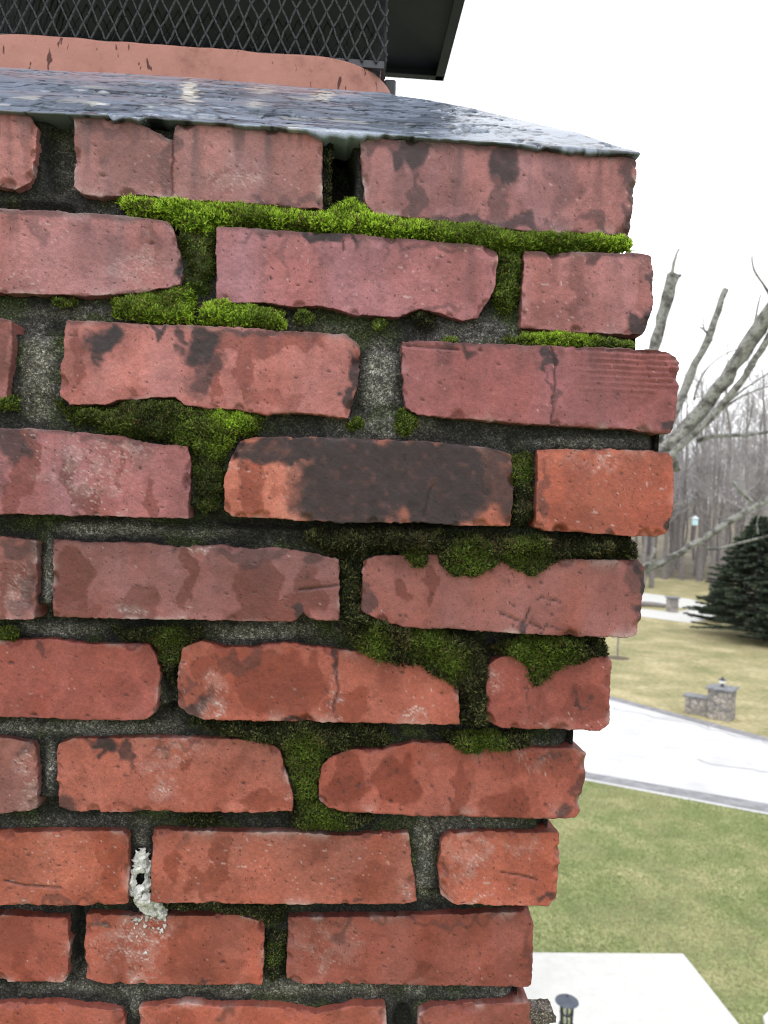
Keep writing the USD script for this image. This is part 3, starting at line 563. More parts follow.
for side in (1, -1, 0):
    yb2 = back_off(rws); gp = yb2 - YC[9]
    xr2, xl2 = XR[9] - gp - .008, XL[9] + gp + .008; bk2 = BACK[9] + gp - .008
    if side == 0:
        k = np.linspace(0, 1, 90)[None]; gx = xr2[:, None] + (xl2 - xr2)[:, None] * k; gy = np.repeat(bk2[:, None], 90, 1)
    else:
        k = np.linspace(0, 1, 90)[None]; a = yb2[:, None] + .010; bb = bk2[:, None]
        gy = a + (bb - a) * (k if side > 0 else 1 - k); gx = np.repeat((xr2 if side > 0 else xl2)[:, None], 90, 1)
        gx = gx - side * .004 * fbm(np.stack([gx, gy, np.repeat(rws[:, None], 90, 1)], -1) * 90, 3, 911) * np.clip((k if side > 0 else 1 - k) * 40, 0, 1)
    g3 = np.stack([gx, gy, np.repeat(rws[:, None], 90, 1)], -1)
    cc = np.array([.05, .05, .046]) * (.4 + 1.3 * fbm(g3 * 80, 3, 912))[..., None]
    mb.add(g3.reshape(-1, 3), grid_faces(len(rws), 90), cc.reshape(-1, 3))
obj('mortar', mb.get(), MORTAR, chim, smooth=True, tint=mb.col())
obj('lower_shaft', box((XR[14] + XL[14]) / 2, (YC[14] + BACK[14]) / 2, z0 / 2 - .002, XR[14] - XL[14], BACK[14] - YC[14], z0), SHAFT, chim)
# jagged lump of old mortar sticking out beside the lowest visible course
p = np.array([(518, 1003), (530, 1001), (540, 1002), (549, 1003), (553, 1014), (545, 1015), (530, 1015), (518, 1015)], float)
px_, pz_ = on_y(p[:, 0], p[:, 1], YC[10] + .03)
lump = trimesh.creation.extrude_polygon(Polygon(np.stack([px_, pz_], 1)), .016, engine='earcut').subdivide_to_size(.004)
lv = np.stack([lump.vertices[:, 0], YC[10] + .018 + lump.vertices[:, 2], lump.vertices[:, 1]], 1)
lv += (np.stack([fbm(lv * 160, 3, 920 + k) for k in range(3)], 1) - .5) * .005
obj('mortar_lump', (lv, lump.faces[:, ::-1]), MORTAR, chim, smooth=True, tint=np.array([.17, .15, .13]) * (.3 + 1.0 * fbm(lv * 150, 3, 930))[:, None])

# white caulk in a head joint
def zpx(L): return [(a / 3.2, 784 + b / 3.2) for a, b in L]
outer = zpx([(445, 213), (470, 225), (480, 260), (487, 330), (470, 350), (485, 380), (520, 405), (527, 430), (515, 457), (490, 450), (440, 432), (425, 400), (430, 370), (408, 350), (415, 310), (425, 260), (430, 225)])
hole = zpx([(432, 292), (465, 280), (466, 318), (440, 338), (424, 345)])
hole2 = zpx([(448, 352), (464, 346), (462, 360), (450, 366)])
def pz(L, Y): L = np.asarray(L); return np.stack(on_y(L[:, 0], L[:, 1], Y), 1)
Yk = YC[8] + .002
cp = Polygon(pz(outer, Yk), [pz(hole, Yk), pz(hole2, Yk)]).buffer(.0010)
clr = np.random.default_rng(44)
bites = [shapely.Point(cp.exterior.interpolate(clr.random(), normalized=True).coords[0]).buffer(clr.uniform(.0006, .0019), quad_segs=3) for _ in range(46)]
cp = cp.difference(shapely.union_all(bites))
cx_, cz_ = np.array(pz([(146, 916)], YC[9])[0])
crumbs = [shapely.Point(cx_ + clr.normal(0, .007), cz_ - abs(clr.normal(0, .008))).buffer(clr.uniform(.0004, .0014), quad_segs=2) for _ in range(26)]
cp = shapely.union_all([cp] + crumbs)
cm = trimesh.util.concatenate([trimesh.creation.extrude_polygon(g_, .004, engine='earcut') for g_ in getattr(cp, 'geoms', [cp]) if g_.area > 3e-7]).subdivide_to_size(.0016)
cv = cm.vertices; inner = shapely.distance(shapely.points(cv[:, 0], cv[:, 1]), cp.boundary)
yy = YC[8] + .0055 + (YC[9] - YC[8] - .006) * sstep(ZB[8] + .004, ZT[9] + .004, cv[:, 1]) * sstep(-1, 1, 1) - cv[:, 2] * (.25 + .75 * sstep(0, .003, inner))
cv3 = np.stack([cv[:, 0], yy, cv[:, 1]], 1); cv3[:, 1] += (fbm(cv3 * 600, 3, 940) - .5) * .0034; cv3[:, [0, 2]] += (np.stack([fbm(cv3 * 300, 2, 941), fbm(cv3 * 300, 2, 942)], 1) - .5) * .005
obj('caulk_smear', (cv3, cm.faces[:, ::-1]), CAULK, chim, smooth=True, label='crust of white caulk oozing from an upright joint')

# ------------------------------------------------------------------ crown
lip = np.array([(-420, 92), (-100, 100), (0, 106), (28, 112), (40, 105), (60, 101), (75, 108), (120, 114), (130, 118), (170, 119), (182, 117), (215, 119), (240, 124), (300, 128), (325, 136), (345, 140), (360, 136), (390, 134), (480, 141), (560, 150), (600, 152), (632, 153)], float)
Y1 = YC[1]; xr1, xl1 = XR[1] - .001, XL[1] + .001; yb1 = BACK[1]
lx, lz = on_y(lip[:, 0], lip[:, 1], Y1 - .004)
zc = float(lz[-1]) + .002
n = 440
gx, gy = np.meshgrid(np.linspace(xl1, xr1, n), np.linspace(Y1 - .003, yb1, n))
ed = np.minimum.reduce([gx - xl1, xr1 - gx, gy - (Y1 - .003), yb1 - gy])
G = .18
k = np.clip(ed / G, 0, 1)
ztop_front = np.interp(gx, lx, lz)
z = zc + .128 * (k + .06 * k * (1 - k))
fr = np.clip(1 - (gy - Y1 + .003) / .03, 0, 1)
q = np.stack([gx, gy, z], -1)
a1, a2, a3 = fbm(q * np.array([14, 60, 60]), 3, 950), fbm(q * np.array([50, 190, 190]), 3, 951), fbm(q * 300, 2, 952)
rid = 1 - np.abs(2 * fbm(q * np.array([30, 75, 75]), 3, 953) - 1)
ter, ter2 = fbm(q * np.array([13, 40, 40]), 5, 946), fbm(q * np.array([20, 60, 60]), 5, 947)
rid_ = sstep(.94, .975, 1 - np.abs(2 * fbm(q * np.array([26, 85, 85]), 3, 945) - 1)) * sstep(.54, .62, fbm(q * np.array([30, 45, 45]), 2, 944))
step_edge = np.maximum((1 - sstep(.003, .007, np.abs(ter - .503))), .8 * (1 - sstep(.003, .008, np.abs(ter2 - .562)))) * sstep(.38, .55, fbm(q * 30, 3, 949))
z = z + (fbm(q * np.array([7, 20, 20]), 2, 948) - .5) * .0070 + (a2 - .5) * .0003 + (a3 - .5) * .0002 - .0008 * step_edge - .0045 * rid_
fl_ = fbm(q * np.array([24, 70, 70]), 4, 954); flake = sstep(.55, .57, fl_) * sstep(-.45, .0, gx - .02)
rim = 1 - sstep(.004, .011, np.abs(fl_ - .548)); rim *= sstep(.45, .56, fbm(q * 26, 3, 958))
z -= rim * .0006
q[..., 2] = z
tint = np.array([.165, .195, .255]) * (.55 + .9 * fbm(q * np.array([9, 26, 26]), 3, 959))[..., None] * (1 + .5 * (a2 - .5) + .4 * (a1 - .5))[..., None]
pale = sstep(.66, .70, fbm(q * np.array([30, 60, 60]), 4, 955)) * .35
for (au, av, ru, rv, s_) in [(190, 93, 9, 11, 1), (262, 90, 14, 4, .6), (322, 97, 12, 6, .8), (30, 98, 14, 2, .5), (92, 103, 12, 3, .5), (255, 103, 10, 4, .5)]:
    uu, vv = project(q)
    d = np.sqrt(((uu - au) / ru) ** 2 + ((vv - av) / rv) ** 2) + (a2 - .5) * 2.5
    pale = np.maximum(pale, s_ * (1 - sstep(.7, 1.1, d)))
tint = tint * (1 - pale[..., None]) + np.array([.50, .49, .46]) * pale[..., None]
tint = tint * (1 - .45 * flake[..., None] * (1 - pale[..., None])) * (1 - .88 * rim[..., None]) * (1 - .8 * sstep(.93, .98, rid))[..., None] * (1 - .70 * step_edge)[..., None] * (1 - .9 * rid_)[..., None]
V = q.reshape(-1, 3); Fs = [grid_faces(n, n)[:, ::-1]]; C = [tint.reshape(-1, 3)]
idx = np.arange(n * n).reshape(n, n)
loop = np.r_[idx[0, :-1], idx[:-1, -1], idx[-1, :0:-1], idx[:0:-1, 0]]
lo = V[loop].copy(); fmask = np.arange(len(loop)) < n
lo[:, 2] = np.where(fmask, np.interp(lo[:, 0], lx, lz), zc - .003) - (fbm(lo * 160, 3, 956) - .35) * .006
lo[:, 2] = np.minimum(lo[:, 2], V[loop][:, 2] - .001)
# the lip bulges over the bricks, then tucks back under
bul = V[loop].copy(); bul[:, 2] = .45 * V[loop][:, 2] + .55 * lo[:, 2]
out = np.zeros_like(bul); out[:n - 1, 1] = -1; out[n - 1:2 * n - 2, 0] = 1; out[2 * n - 2:3 * n - 3, 1] = 1; out[3 * n - 3:, 0] = -1
bul += out * (.0006 + .0014 * fbm(bul * 90, 2, 957))[:, None]
und = lo.copy(); und[:, 0] = np.clip(und[:, 0], xl1 + .03, xr1 - .03); und[:, 1] = np.clip(und[:, 1], Y1 + .03, yb1 - .03)
n0 = n * n; prev = loop; Vs = [V]
for kk, rr_ in enumerate((bul, lo, und)):
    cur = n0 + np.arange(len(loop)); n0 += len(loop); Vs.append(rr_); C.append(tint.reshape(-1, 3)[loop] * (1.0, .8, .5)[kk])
    a, b2, c2, d2 = prev, np.roll(prev, -1), np.roll(cur, -1), cur
    Fs += [np.stack([a, c2, b2], 1), np.stack([a, d2, c2], 1)]; prev = cur
obj('mortar_crown', (np.vstack(Vs), np.vstack(Fs)[:, ::-1]), SEALANT, chim, smooth=True, tint=np.vstack(C), label='sloping crown smeared with glossy grey sealant')

# ------------------------------------------------------------------ flue tile and cap
FX0, FX1, FY0, FY1 = -.372, .052, .744, 1.146
FZT = CAM_Z + .432
def rrect(x0, x1, y0, y1, r): return shapely.box(x0 + r, y0 + r, x1 - r, y1 - r).buffer(r, quad_segs=14)
po = rrect(FX0, FX1, FY0, FY1, .075); pi_ = rrect(FX0 + .022, FX1 - .022, FY0 + .022, FY1 - .022, .056)
def loopwall(rings):
    n_ = len(rings[0]); V = np.vstack(rings); F = []
    j = np.arange(n_); k = (j + 1) % n_
    for i in range(len(rings) - 1):
        a, b, c, d = i * n_ + j, i * n_ + k, (i + 1) * n_ + k, (i + 1) * n_ + j
        F += [np.stack([a, b, c], 1), np.stack([a, c, d], 1)]
    return V, np.vstack(F)
def pl(poly, n_=220):
    return np.array([poly.exterior.interpolate(t, normalized=True).coords[0] for t in np.arange(n_) / n_])
def at_z(P2, z): return np.column_stack([P2, np.full(len(P2), z)])
O, I = pl(po), pl(pi_)
def inset(d): return pl(rrect(FX0 + d, FX1 - d, FY0 + d, FY1 - d, .075 - d))
rough_top = lambda P: P + np.column_stack([np.zeros((len(P), 2)), (fbm(P * 40, 3, 960) - .5) * .004])
Vf, Ff = loopwall([at_z(O, FZT - .4), at_z(O, FZT - .05), at_z(O, FZT - .02), rough_top(at_z(O, FZT - .003)), rough_top(at_z(inset(.003), FZT)), at_z(inset(.019), FZT), at_z(I, FZT - .004), at_z(I, FZT - .6)])
obj('flue_tile', (Vf, Ff[:, ::-1]), CLAY, chim, smooth=40, label='salmon clay flue tile with rounded corners')

cap = thing('chimney_cap', 'black metal chimney cap with diamond mesh sides on the clay flue', 'chimney cap', (-.16, .945, FZT))
CX0, CX1, CY0, CY1 = -.395, .042, .756, 1.134
CZ0, CZ1 = FZT + .004, CAM_Z + .712
OV = .118
LX0, LX1, LY0, LY1 = CX0 - OV - .045, CX1 + OV, CY0 - OV, CY1 + OV
cxm, cym = (LX0 + LX1) / 2, (LY0 + LY1) / 2
def dedges():
    # lid: shallow creased pyramid in folded sheet, hem turned down all round
    n_ = 41; gx, gy = np.meshgrid(np.linspace(LX0, LX1, n_), np.linspace(LY0, LY1, n_))
    e = np.minimum.reduce([gx - LX0, LX1 - gx, gy - LY0, LY1 - gy])
    zt = CZ1 + .10 * e / ((LX1 - LX0) / 2) + (fbm(np.stack([gx, gy, gx * 0], -1) * 9, 2, 970) - .5) * .006
    top = np.stack([gx, gy, zt + .0012], -1).reshape(-1, 3); bot = np.stack([gx, gy, zt], -1).reshape(-1, 3)
    f = grid_faces(n_, n_); mb = MB(); mb.add(top, f[:, ::-1]); mb.add(bot, f)
    return mb.get()
LIDM = plain('dark_blue_grey_sheet', (0.021, 0.024, 0.046), 0.65, 0.3, 0.22, 14.0, bump=0.12, bscale=22, bdist=0.004)
obj('lid', dedges(), LIDM, cap, smooth=12)
hm = MB()
for (x0, x1, y0, y1) in ((LX0, LX1, LY0, LY0), (LX0, LX1, LY1, LY1), (LX0, LX0, LY0, LY1), (LX1, LX1, LY0, LY1)):
    hm.addm(box((x0 + x1) / 2, (y0 + y1) / 2, CZ1 - .004, abs(x1 - x0) + .003, abs(y1 - y0) + .003, .018, .001))
    s_ = .022
    ix = .007 if x0 == x1 and x0 == LX0 else -.007 if x0 == x1 else 0; iy = .007 if y0 == y1 and y0 == LY0 else -.007 if y0 == y1 else 0
    hm.addm(box((x0 + x1) / 2 + ix, (y0 + y1) / 2 + iy, CZ1 - .0125, max(abs(x1 - x0), .012), max(abs(y1 - y0), .012), .0016))
obj('lid_hem', hm.get(), LIDM, cap)
def screen(ax0, ax1, fixed, along, seed):
    DW, DH, wd = .0142, .030, .0013
    mb = MB(); h = CZ1 - CZ0; lr = np.random.default_rng(seed)
    def strand(sgn):
        k0 = int(-h / DH) - 2; k1 = int((ax1 - ax0) / DW) + int(h / DH) + 3
        for k in range(k0 - 2, k1 + 2):
            a = ax0 + k * DW; sl = sgn * DW / DH
            zs_ = np.arange(0, h + 1e-6, DH / 4); xs = a + sl * zs_ + np.where((np.arange(len(zs_)) % 2) == 1, 0, 0) + lr.normal(0, .0005, len(zs_))
            ok = (xs >= ax0 - .001) & (xs <= ax1 + .001)
            if ok.sum() < 2: continue
            zs2, xs2 = zs_[ok], xs[ok]
            yo = .0007 * sgn + .008 * (float(noise(np.array([a * 9, 3.0, seed * 1.7]), seed)) - .5)
            for s_ in range(len(zs2) - 1):
                p0, p1 = np.array([xs2[s_], zs2[s_]]), np.array([xs2[s_ + 1], zs2[s_ + 1]])
                d = (p1 - p0) / np.linalg.norm(p1 - p0); nrm = np.array([-d[1], d[0]]) * wd / 2
                p0 = p0 - d * .0003; p1 = p1 + d * .0003
                c = [p0 + nrm, p0 - nrm, p1 - nrm, p1 + nrm]
                pts = []
                for dy in (-.0008 + yo, .0008 + yo):
                    for (xa, za) in c: pts.append((xa, fixed + dy, CZ0 + za) if along == 'x' else (fixed + dy, xa, CZ0 + za))
                mb.add(pts, [(0, 1, 2), (0, 2, 3), (4, 6, 5), (4, 7, 6), (0, 4, 5), (0, 5, 1), (3, 2, 6), (3, 6, 7), (0, 3, 7), (0, 7, 4), (1, 5, 6), (1, 6, 2)])
    strand(1); strand(-1)
    return mb.get()
for i, args in enumerate(((CX0, CX1, CY0, 'x'), (CX0, CX1, CY1, 'x'), (CY0, CY1, CX0, 'y'), (CY0, CY1, CX1, 'y'))):
    obj('mesh_screen', screen(*args, 980 + i), WIRE, cap)
obj('base_frame', MB.get((lambda m_: (m_.addm(box((CX0 + CX1) / 2, CY0 + .004, CZ0 - .001, CX1 - CX0 - .006, .003, .007)), m_.addm(box((CX0 + CX1) / 2, CY1 - .004, CZ0 - .001, CX1 - CX0 - .006, .003, .007)), m_.addm(box(CX0 + .004, (CY0 + CY1) / 2, CZ0 - .001, .003, CY1 - CY0 - .012, .007)), m_.addm(box(CX1 - .004, (CY0 + CY1) / 2, CZ0 - .001, .003, CY1 - CY0 - .012, .007)), m_)[-1])(MB())), BLACK, cap)
for (bx_, by_) in ((CX1 + .006, CY0 + .05), (CX1 + .006, CY1 - .05), (CX0 - .006, CY0 + .05), (CX0 - .006, CY1 - .05)):
    s_ = 1 if bx_ > -.1 else -1
    lg = MB(); lg.addm(box(bx_, by_, CZ0 - .004, .012, .012, .026, .0015)); lg.addm(box(bx_ + s_ * .004, by_ + .012, CZ0 - .02, .006, .02, .022, .001))
    lg2 = trimesh.creation.cylinder(.003, .018, sections=8); lg2.apply_transform(trimesh.transformations.rotation_matrix(math.pi / 2, (0, 1, 0))); lg2.apply_translation((bx_ - s_ * .004, by_ - .012, CZ0 - .014))
    lp = obj('clamp', lg.get(), BLACK, cap)
    obj('bolt', lg2, plain('bolt_zinc', (.5, .5, .5), .35, .5, .1, 10, 1.0) if not stage.GetPrimAtPath('/World/Looks/bolt_zinc') else UsdShade.Material.Get(stage, '/World/Looks/bolt_zinc'), lp)

# ------------------------------------------------------------------ moss
PAL = {'bright': (np.array([.060, .115, .010]), np.array([.46, .70, .055]), np.array([.66, .84, .11])),
       'mid': (np.array([.028, .046, .009]), np.array([.17, .25, .032]), np.array([.34, .42, .09])),
       'dark': (np.array([.010, .012, .006]), np.array([.044, .055, .017]), np.array([.24, .255, .095]))}
def moss(poly, pal, label, bulge=.006, length=.0042, dens=3.0, seed=0, up=.7, name='moss_patch', brown=.0, spots=()):
    poly = np.asarray(poly, float)
    # trace on the wall's own (sloping) face
    zc_ = CAM_Z + .45
    Yg = np.full(len(poly), .57)
    for _ in range(6):
        x_, z_ = on_y(poly[:, 0], poly[:, 1], Yg); Yg = face_y(z_)
    pg = Polygon(np.stack([x_, z_], 1)).buffer(0)
    lr = np.random.default_rng(seed)
    x0, zz0, x1, zz1 = pg.bounds; st = .0013
    gx, gz = np.meshgrid(np.arange(x0 - st, x1 + 2 * st, st), np.arange(zz0 - st, zz1 + 2 * st, st))
    def surf(x, z):
        Pn = shapely.points(x, z); ins = shapely.contains_xy(pg, x, z); e = shapely.distance(Pn, pg.boundary) * np.where(ins, 1, -1)
        p3 = np.stack([x, np.zeros_like(x), z], -1)
        lumps = fbm(p3 * 85, 3, seed + 1)
        e2 = e + (fbm(p3 * 170, 3, seed + 2) - .5) * .0075
        hgt = sstep(-.001, .0075, e2) * (.40 + 1.1 * lumps)
        return face_y(z) + .0075 - (.0080 + .45 * bulge) * hgt, e2, lumps
    y, e, _ = surf(gx.ravel(), gz.ravel())
    V = np.stack([gx.ravel(), y, gz.ravel()], 1)
    f = grid_faces(*gx.shape); f = f[(e[f] > 0).all(1)]
    us = np.unique(f); re = np.full(len(V), -1); re[us] = np.arange(len(us)); V = V[us]; f = re[f]
    d0, m0, b0 = PAL[pal]
    mb = MB()
    if len(f):
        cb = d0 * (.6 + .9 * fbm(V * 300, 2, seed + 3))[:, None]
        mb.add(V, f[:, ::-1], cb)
    N = int(pg.area * 1e6 * dens)
    xs, zs_ = lr.uniform(x0, x1, N * 4), lr.uniform(zz0, zz1, N * 4)
    y, e, lu = surf(xs, zs_)
    ok = np.nonzero(e > .0002)[0][:N]
    xs, zs_, y, lu, e = xs[ok], zs_[ok], y[ok], lu[ok], e[ok]; N = len(ok)
    base = np.stack([xs, y + .0008, zs_], 1)
    h = .0012
    ya, _, _ = surf(xs + h, zs_); yb_, _, _ = surf(xs, zs_ + h)
    nrm = np.stack([(ya - y) / h, -np.ones(N), (yb_ - y) / h], 1); nrm[:, [0, 2]] = np.clip(nrm[:, [0, 2]], -1.2, 1.2)
    nrm /= np.linalg.norm(nrm, axis=1, keepdims=True)
    ax = nrm * .8 + np.array([0, 0, up]) + lr.normal(0, .45, (N, 3)); ax /= np.linalg.norm(ax, axis=1, keepdims=True)
    L = .62 * length * lr.uniform(.5, 1.4, N)
    tone = np.clip(.15 + .75 * (lu - .25) + lr.normal(0, .30, N), 0, 1)
    tipc = np.where(tone[:, None] < .5, d0 + (m0 - d0) * (tone * 2)[:, None], m0 + (b0 - m0) * (tone * 2 - 1)[:, None])
    for (su, sv, rr_, p2) in spots:
        uu, vv = project(base); k = np.clip(1 - np.hypot(uu - su, vv - sv) / rr_, 0, 1)[:, None] ** .5
        alt = PAL[p2][1] * (.4 + tone)[:, None]; tipc = tipc * (1 - k) + alt * k
    dead = lr.random(N) < .05 + .25 * sstep(.56, .70, fbm(base * 75, 3, seed + 12))
    tipc[dead] = np.array([.16, .115, .05]) * lr.uniform(.5, 1.3, (dead.sum(), 1))
    if brown:
        br = fbm(base * 60, 2, seed + 9); k = (sstep(.5, .65, br) * brown)[:, None]; tipc = tipc * (1 - k) + np.array([.055, .042, .022]) * (.4 + tone)[:, None] * k
    s1 = np.cross(ax, lr.normal(0, 1, (N, 3))); s1 /= np.linalg.norm(s1, axis=1, keepdims=True); s2 = np.cross(ax, s1)
    wd = .00042 * lr.uniform(.7, 1.4, N)
    vs, cs_ = [], []
    vv_, ff_, cc_ = [], [], []
    tip = base + ax * L[:, None]
    for a in range(3):
        th = a * 2.094
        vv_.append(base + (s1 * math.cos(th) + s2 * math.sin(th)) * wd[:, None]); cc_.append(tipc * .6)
    vv_.append(tip); cc_.append(tipc)
    i = np.arange(N)
    ff_ += [np.stack([i, N + i, 3 * N + i], 1), np.stack([N + i, 2 * N + i, 3 * N + i], 1), np.stack([2 * N + i, i, 3 * N + i], 1)]
    k0 = 4 * N
    for lf in range(4):                                   # tiny leaves flaring off the shoot
        th = lf * 1.9 + lr.uniform(0, 6.28, N); fr_ = .35 + .18 * lf
        side = s1 * np.cos(th)[:, None] + s2 * np.sin(th)[:, None]; cr_ = np.cross(ax, side)
        root = base + ax * (L * fr_)[:, None]
        tp = root + (side * .8 + ax * .75) * (L * .42)[:, None]
        vv_ += [root - cr_ * wd[:, None] * .8, root + cr_ * wd[:, None] * .8, tp]; cc_ += [tipc * .7, tipc * .7, tipc * 1.1]
        ff_.append(np.stack([k0 + i, k0 + N + i, k0 + 2 * N + i], 1)); k0 += 3 * N
    mb.add(np.vstack(vv_), np.vstack(ff_), np.vstack(cc_))
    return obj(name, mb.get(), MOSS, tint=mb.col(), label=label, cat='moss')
moss([(115, 197), (160, 197), (200, 202), (260, 205), (310, 211), (326, 214), (338, 202), (350, 196), (362, 204), (376, 216), (420, 221), (470, 224), (520, 232), (580, 235), (630, 237), (634, 249), (560, 250), (500, 250), (440, 242), (380, 237), (330, 233), (300, 231), (240, 226), (216, 226), (205, 232), (188, 232), (174, 224), (165, 220), (130, 215)],
     'bright', 'long bright green moss band under the topmost brick course', seed=1, bulge=.008, length=.0055, spots=[(480, 235, 60, 'mid'), (560, 240, 50, 'mid'), (250, 222, 25, 'mid')])
moss([(178, 230), (214, 228), (213, 262), (205, 296), (191, 290), (187, 262), (178, 245)], 'mid', 'dark thin moss hanging in the left upright joint of the second course', seed=2, bulge=.0, length=.003, dens=1.5, brown=.6)
moss([(498, 249), (523, 250), (521, 300), (506, 312), (494, 300), (500, 275)], 'mid', 'moss filling the upright joint left of the corner brick of the second course', seed=3, bulge=.002, length=.0034)
moss([(105, 297), (150, 293), (182, 284), (192, 288), (191, 320), (150, 322), (112, 315)], 'bright', 'bright moss tuft on the second bed joint, left of the dark upright joint', seed=4, bulge=.006, length=.0048, spots=[(130, 300, 30, 'mid'), (165, 300, 22, 'mid')])
moss([(192, 323), (205, 303), (222, 297), (255, 303), (285, 312), (286, 326), (240, 327)], 'bright', 'yellow green moss cushion on top of the third course, right of the dark upright joint', seed=5, bulge=.007, length=.0045, spots=[(265, 318, 20, 'mid')])
moss([(505, 338), (530, 333), (560, 330), (600, 337), (638, 343), (640, 348), (600, 347), (560, 345), (510, 343)], 'mid', 'thin strip of moss on the grooved brick at the corner', seed=6, bulge=.004, length=.004, spots=[(560, 340, 40, 'bright')])
moss([(50, 400), (70, 408), (104, 408), (120, 401), (150, 399), (176, 396), (186, 406), (230, 411), (266, 418), (255, 435), (236, 440), (224, 455), (220, 500), (200, 516), (194, 480), (192, 448), (170, 445), (130, 436), (100, 428), (70, 420)], 'mid', 'olive moss mass in the joint below the third course, running down beside the blackened brick', seed=7, bulge=.006, length=.0042, spots=[(232, 426, 26, 'bright'), (215, 450, 12, 'bright'), (205, 490, 30, 'dark'), (150, 422, 30, 'dark')], brown=.5)
moss([(300, 532), (380, 529), (440, 533), (510, 535), (560, 538), (620, 540), (638, 545), (638, 558), (600, 559), (575, 560), (556, 566), (540, 578), (525, 581), (510, 573), (500, 566), (488, 576), (470, 582), (452, 580), (440, 573), (434, 553), (428, 570), (414, 573), (402, 566), (395, 556), (370, 553), (345, 560), (322, 552)], 'dark', 'dark moss below the blackened brick, hanging over the brick under it in scallops', seed=8, bulge=.008, length=.0042, spots=[(470, 562, 28, 'mid'), (525, 560, 28, 'mid'), (415, 560, 14, 'mid')], brown=.3)
moss([(342, 558), (362, 562), (361, 610), (376, 622), (350, 640), (341, 622)], 'dark', 'dark moss in the upright joint left of the fifth course corner brick', seed=9, bulge=.002, length=.0036)
moss([(345, 634), (378, 622), (440, 630), (474, 637), (487, 655), (487, 690), (489, 726), (461, 727), (462, 702), (455, 692), (440, 682), (420, 674), (405, 668), (385, 668), (372, 662), (360, 652)], 'dark', 'shaggy dark moss cascading into the joint left of the sixth course corner brick', seed=10, bulge=.010, length=.0058, spots=[(375, 645, 20, 'mid'), (430, 645, 25, 'mid'), (455, 665, 20, 'mid')], brown=.35)
moss([(485, 650), (520, 639), (575, 639), (604, 642), (612, 657), (590, 662), (565, 673), (548, 684), (532, 693), (527, 682), (522, 668), (505, 655)], 'dark', 'wedge of dark moss hanging over the sixth course corner brick', seed=11, bulge=.008, length=.005, spots=[(540, 655, 45, 'mid')])
moss([(110, 630), (200, 629), (192, 648), (180, 662), (170, 690), (162, 672), (150, 643), (120, 641)], 'dark', 'small dark green moss growth between two bricks at left of the sixth course', seed=12, bulge=.0, length=.003, spots=[(170, 645, 22, 'mid')])
moss([(190, 723), (300, 724), (386, 731), (388, 746), (352, 749), (332, 757), (321, 770), (318, 800), (330, 809), (372, 816), (376, 823), (345, 832), (300, 832), (291, 822), (297, 800), (290, 775), (280, 750), (230, 738)], 'dark', 'dark moss filling the joint left of the seventh course corner brick down to its foot', seed=13, bulge=.005, length=.0042, spots=[(305, 755, 25, 'mid'), (305, 790, 22, 'mid'), (325, 820, 26, 'mid')])
moss([(440, 735), (530, 733), (530, 748), (500, 753), (480, 758), (462, 759), (448, 747)], 'dark', 'dark moss flap over the top of the seventh course corner brick', seed=14, bulge=.007, length=.0042, spots=[(480, 745, 30, 'mid')])
moss([(160, 906), (200, 897), (240, 902), (286, 905), (284, 927), (266, 927), (240, 916), (200, 912), (172, 914)], 'dark', 'flat dark moss strip above the short ninth course brick', seed=16, bulge=.003, length=.003)
moss([(264, 935), (288, 935), (286, 978), (272, 987), (262, 965)], 'dark', 'thin dark moss in the upright joint of the ninth course', seed=17, bulge=-.002, length=.0028, dens=1.2, spots=[(274, 955, 14, 'mid')])
moss([(506, 458), (534, 453), (533, 522), (514, 526)], 'dark', 'dark moss in the upright joint right of the blackened brick', seed=18, bulge=-.001, length=.0032, spots=[(520, 470, 18, 'mid')])
moss([(326, 137), (333, 140), (330, 200), (324, 205)], 'dark', 'sliver of moss lining the deep hole in the topmost course', seed=19, bulge=-.003, length=.003)
def cushion(u_, v_, ru, rv, pal, label, seed):
    t = np.linspace(0, 6.283, 14)[:-1]
    moss(np.stack([u_ + ru * np.cos(t), v_ + rv * np.sin(t)], 1), pal, label, seed=seed, bulge=.005, length=.0034, name='moss_cushion')
cushion(304, 315, 10, 7, 'mid', 'tiny moss cushion right of the yellow green one on the third course', 31)
cushion(381, 322, 8, 7, 'mid', 'tiny moss cushion under the middle brick of the second course', 32)
cushion(425, 316, 12, 8, 'dark', 'dark moss cushion tucked in the notch under the second course brick', 33)
cushion(406, 422, 12, 14, 'mid', 'round moss cushion below the left end of the grooved brick', 34)
cushion(355, 424, 10, 7, 'mid', 'small moss cushion in the joint just above the blackened brick', 35)
cushion(4, 636, 12, 7, 'mid', 'small moss tuft at the left edge above the sixth course', 36)
cushion(5, 402, 10, 8, 'mid', 'small moss tuft at the left edge below the third course', 37)
cushion(62, 300, 14, 5, 'mid', 'faint moss tuft under the left brick of the second course', 38)
cushion(200, 823, 20, 7, 'dark', 'flat dark moss patch in the joint over the eighth course', 39)
cushion(452, 341, 10, 4, 'mid', 'faint yellow moss smear at the top left of the grooved brick', 40)

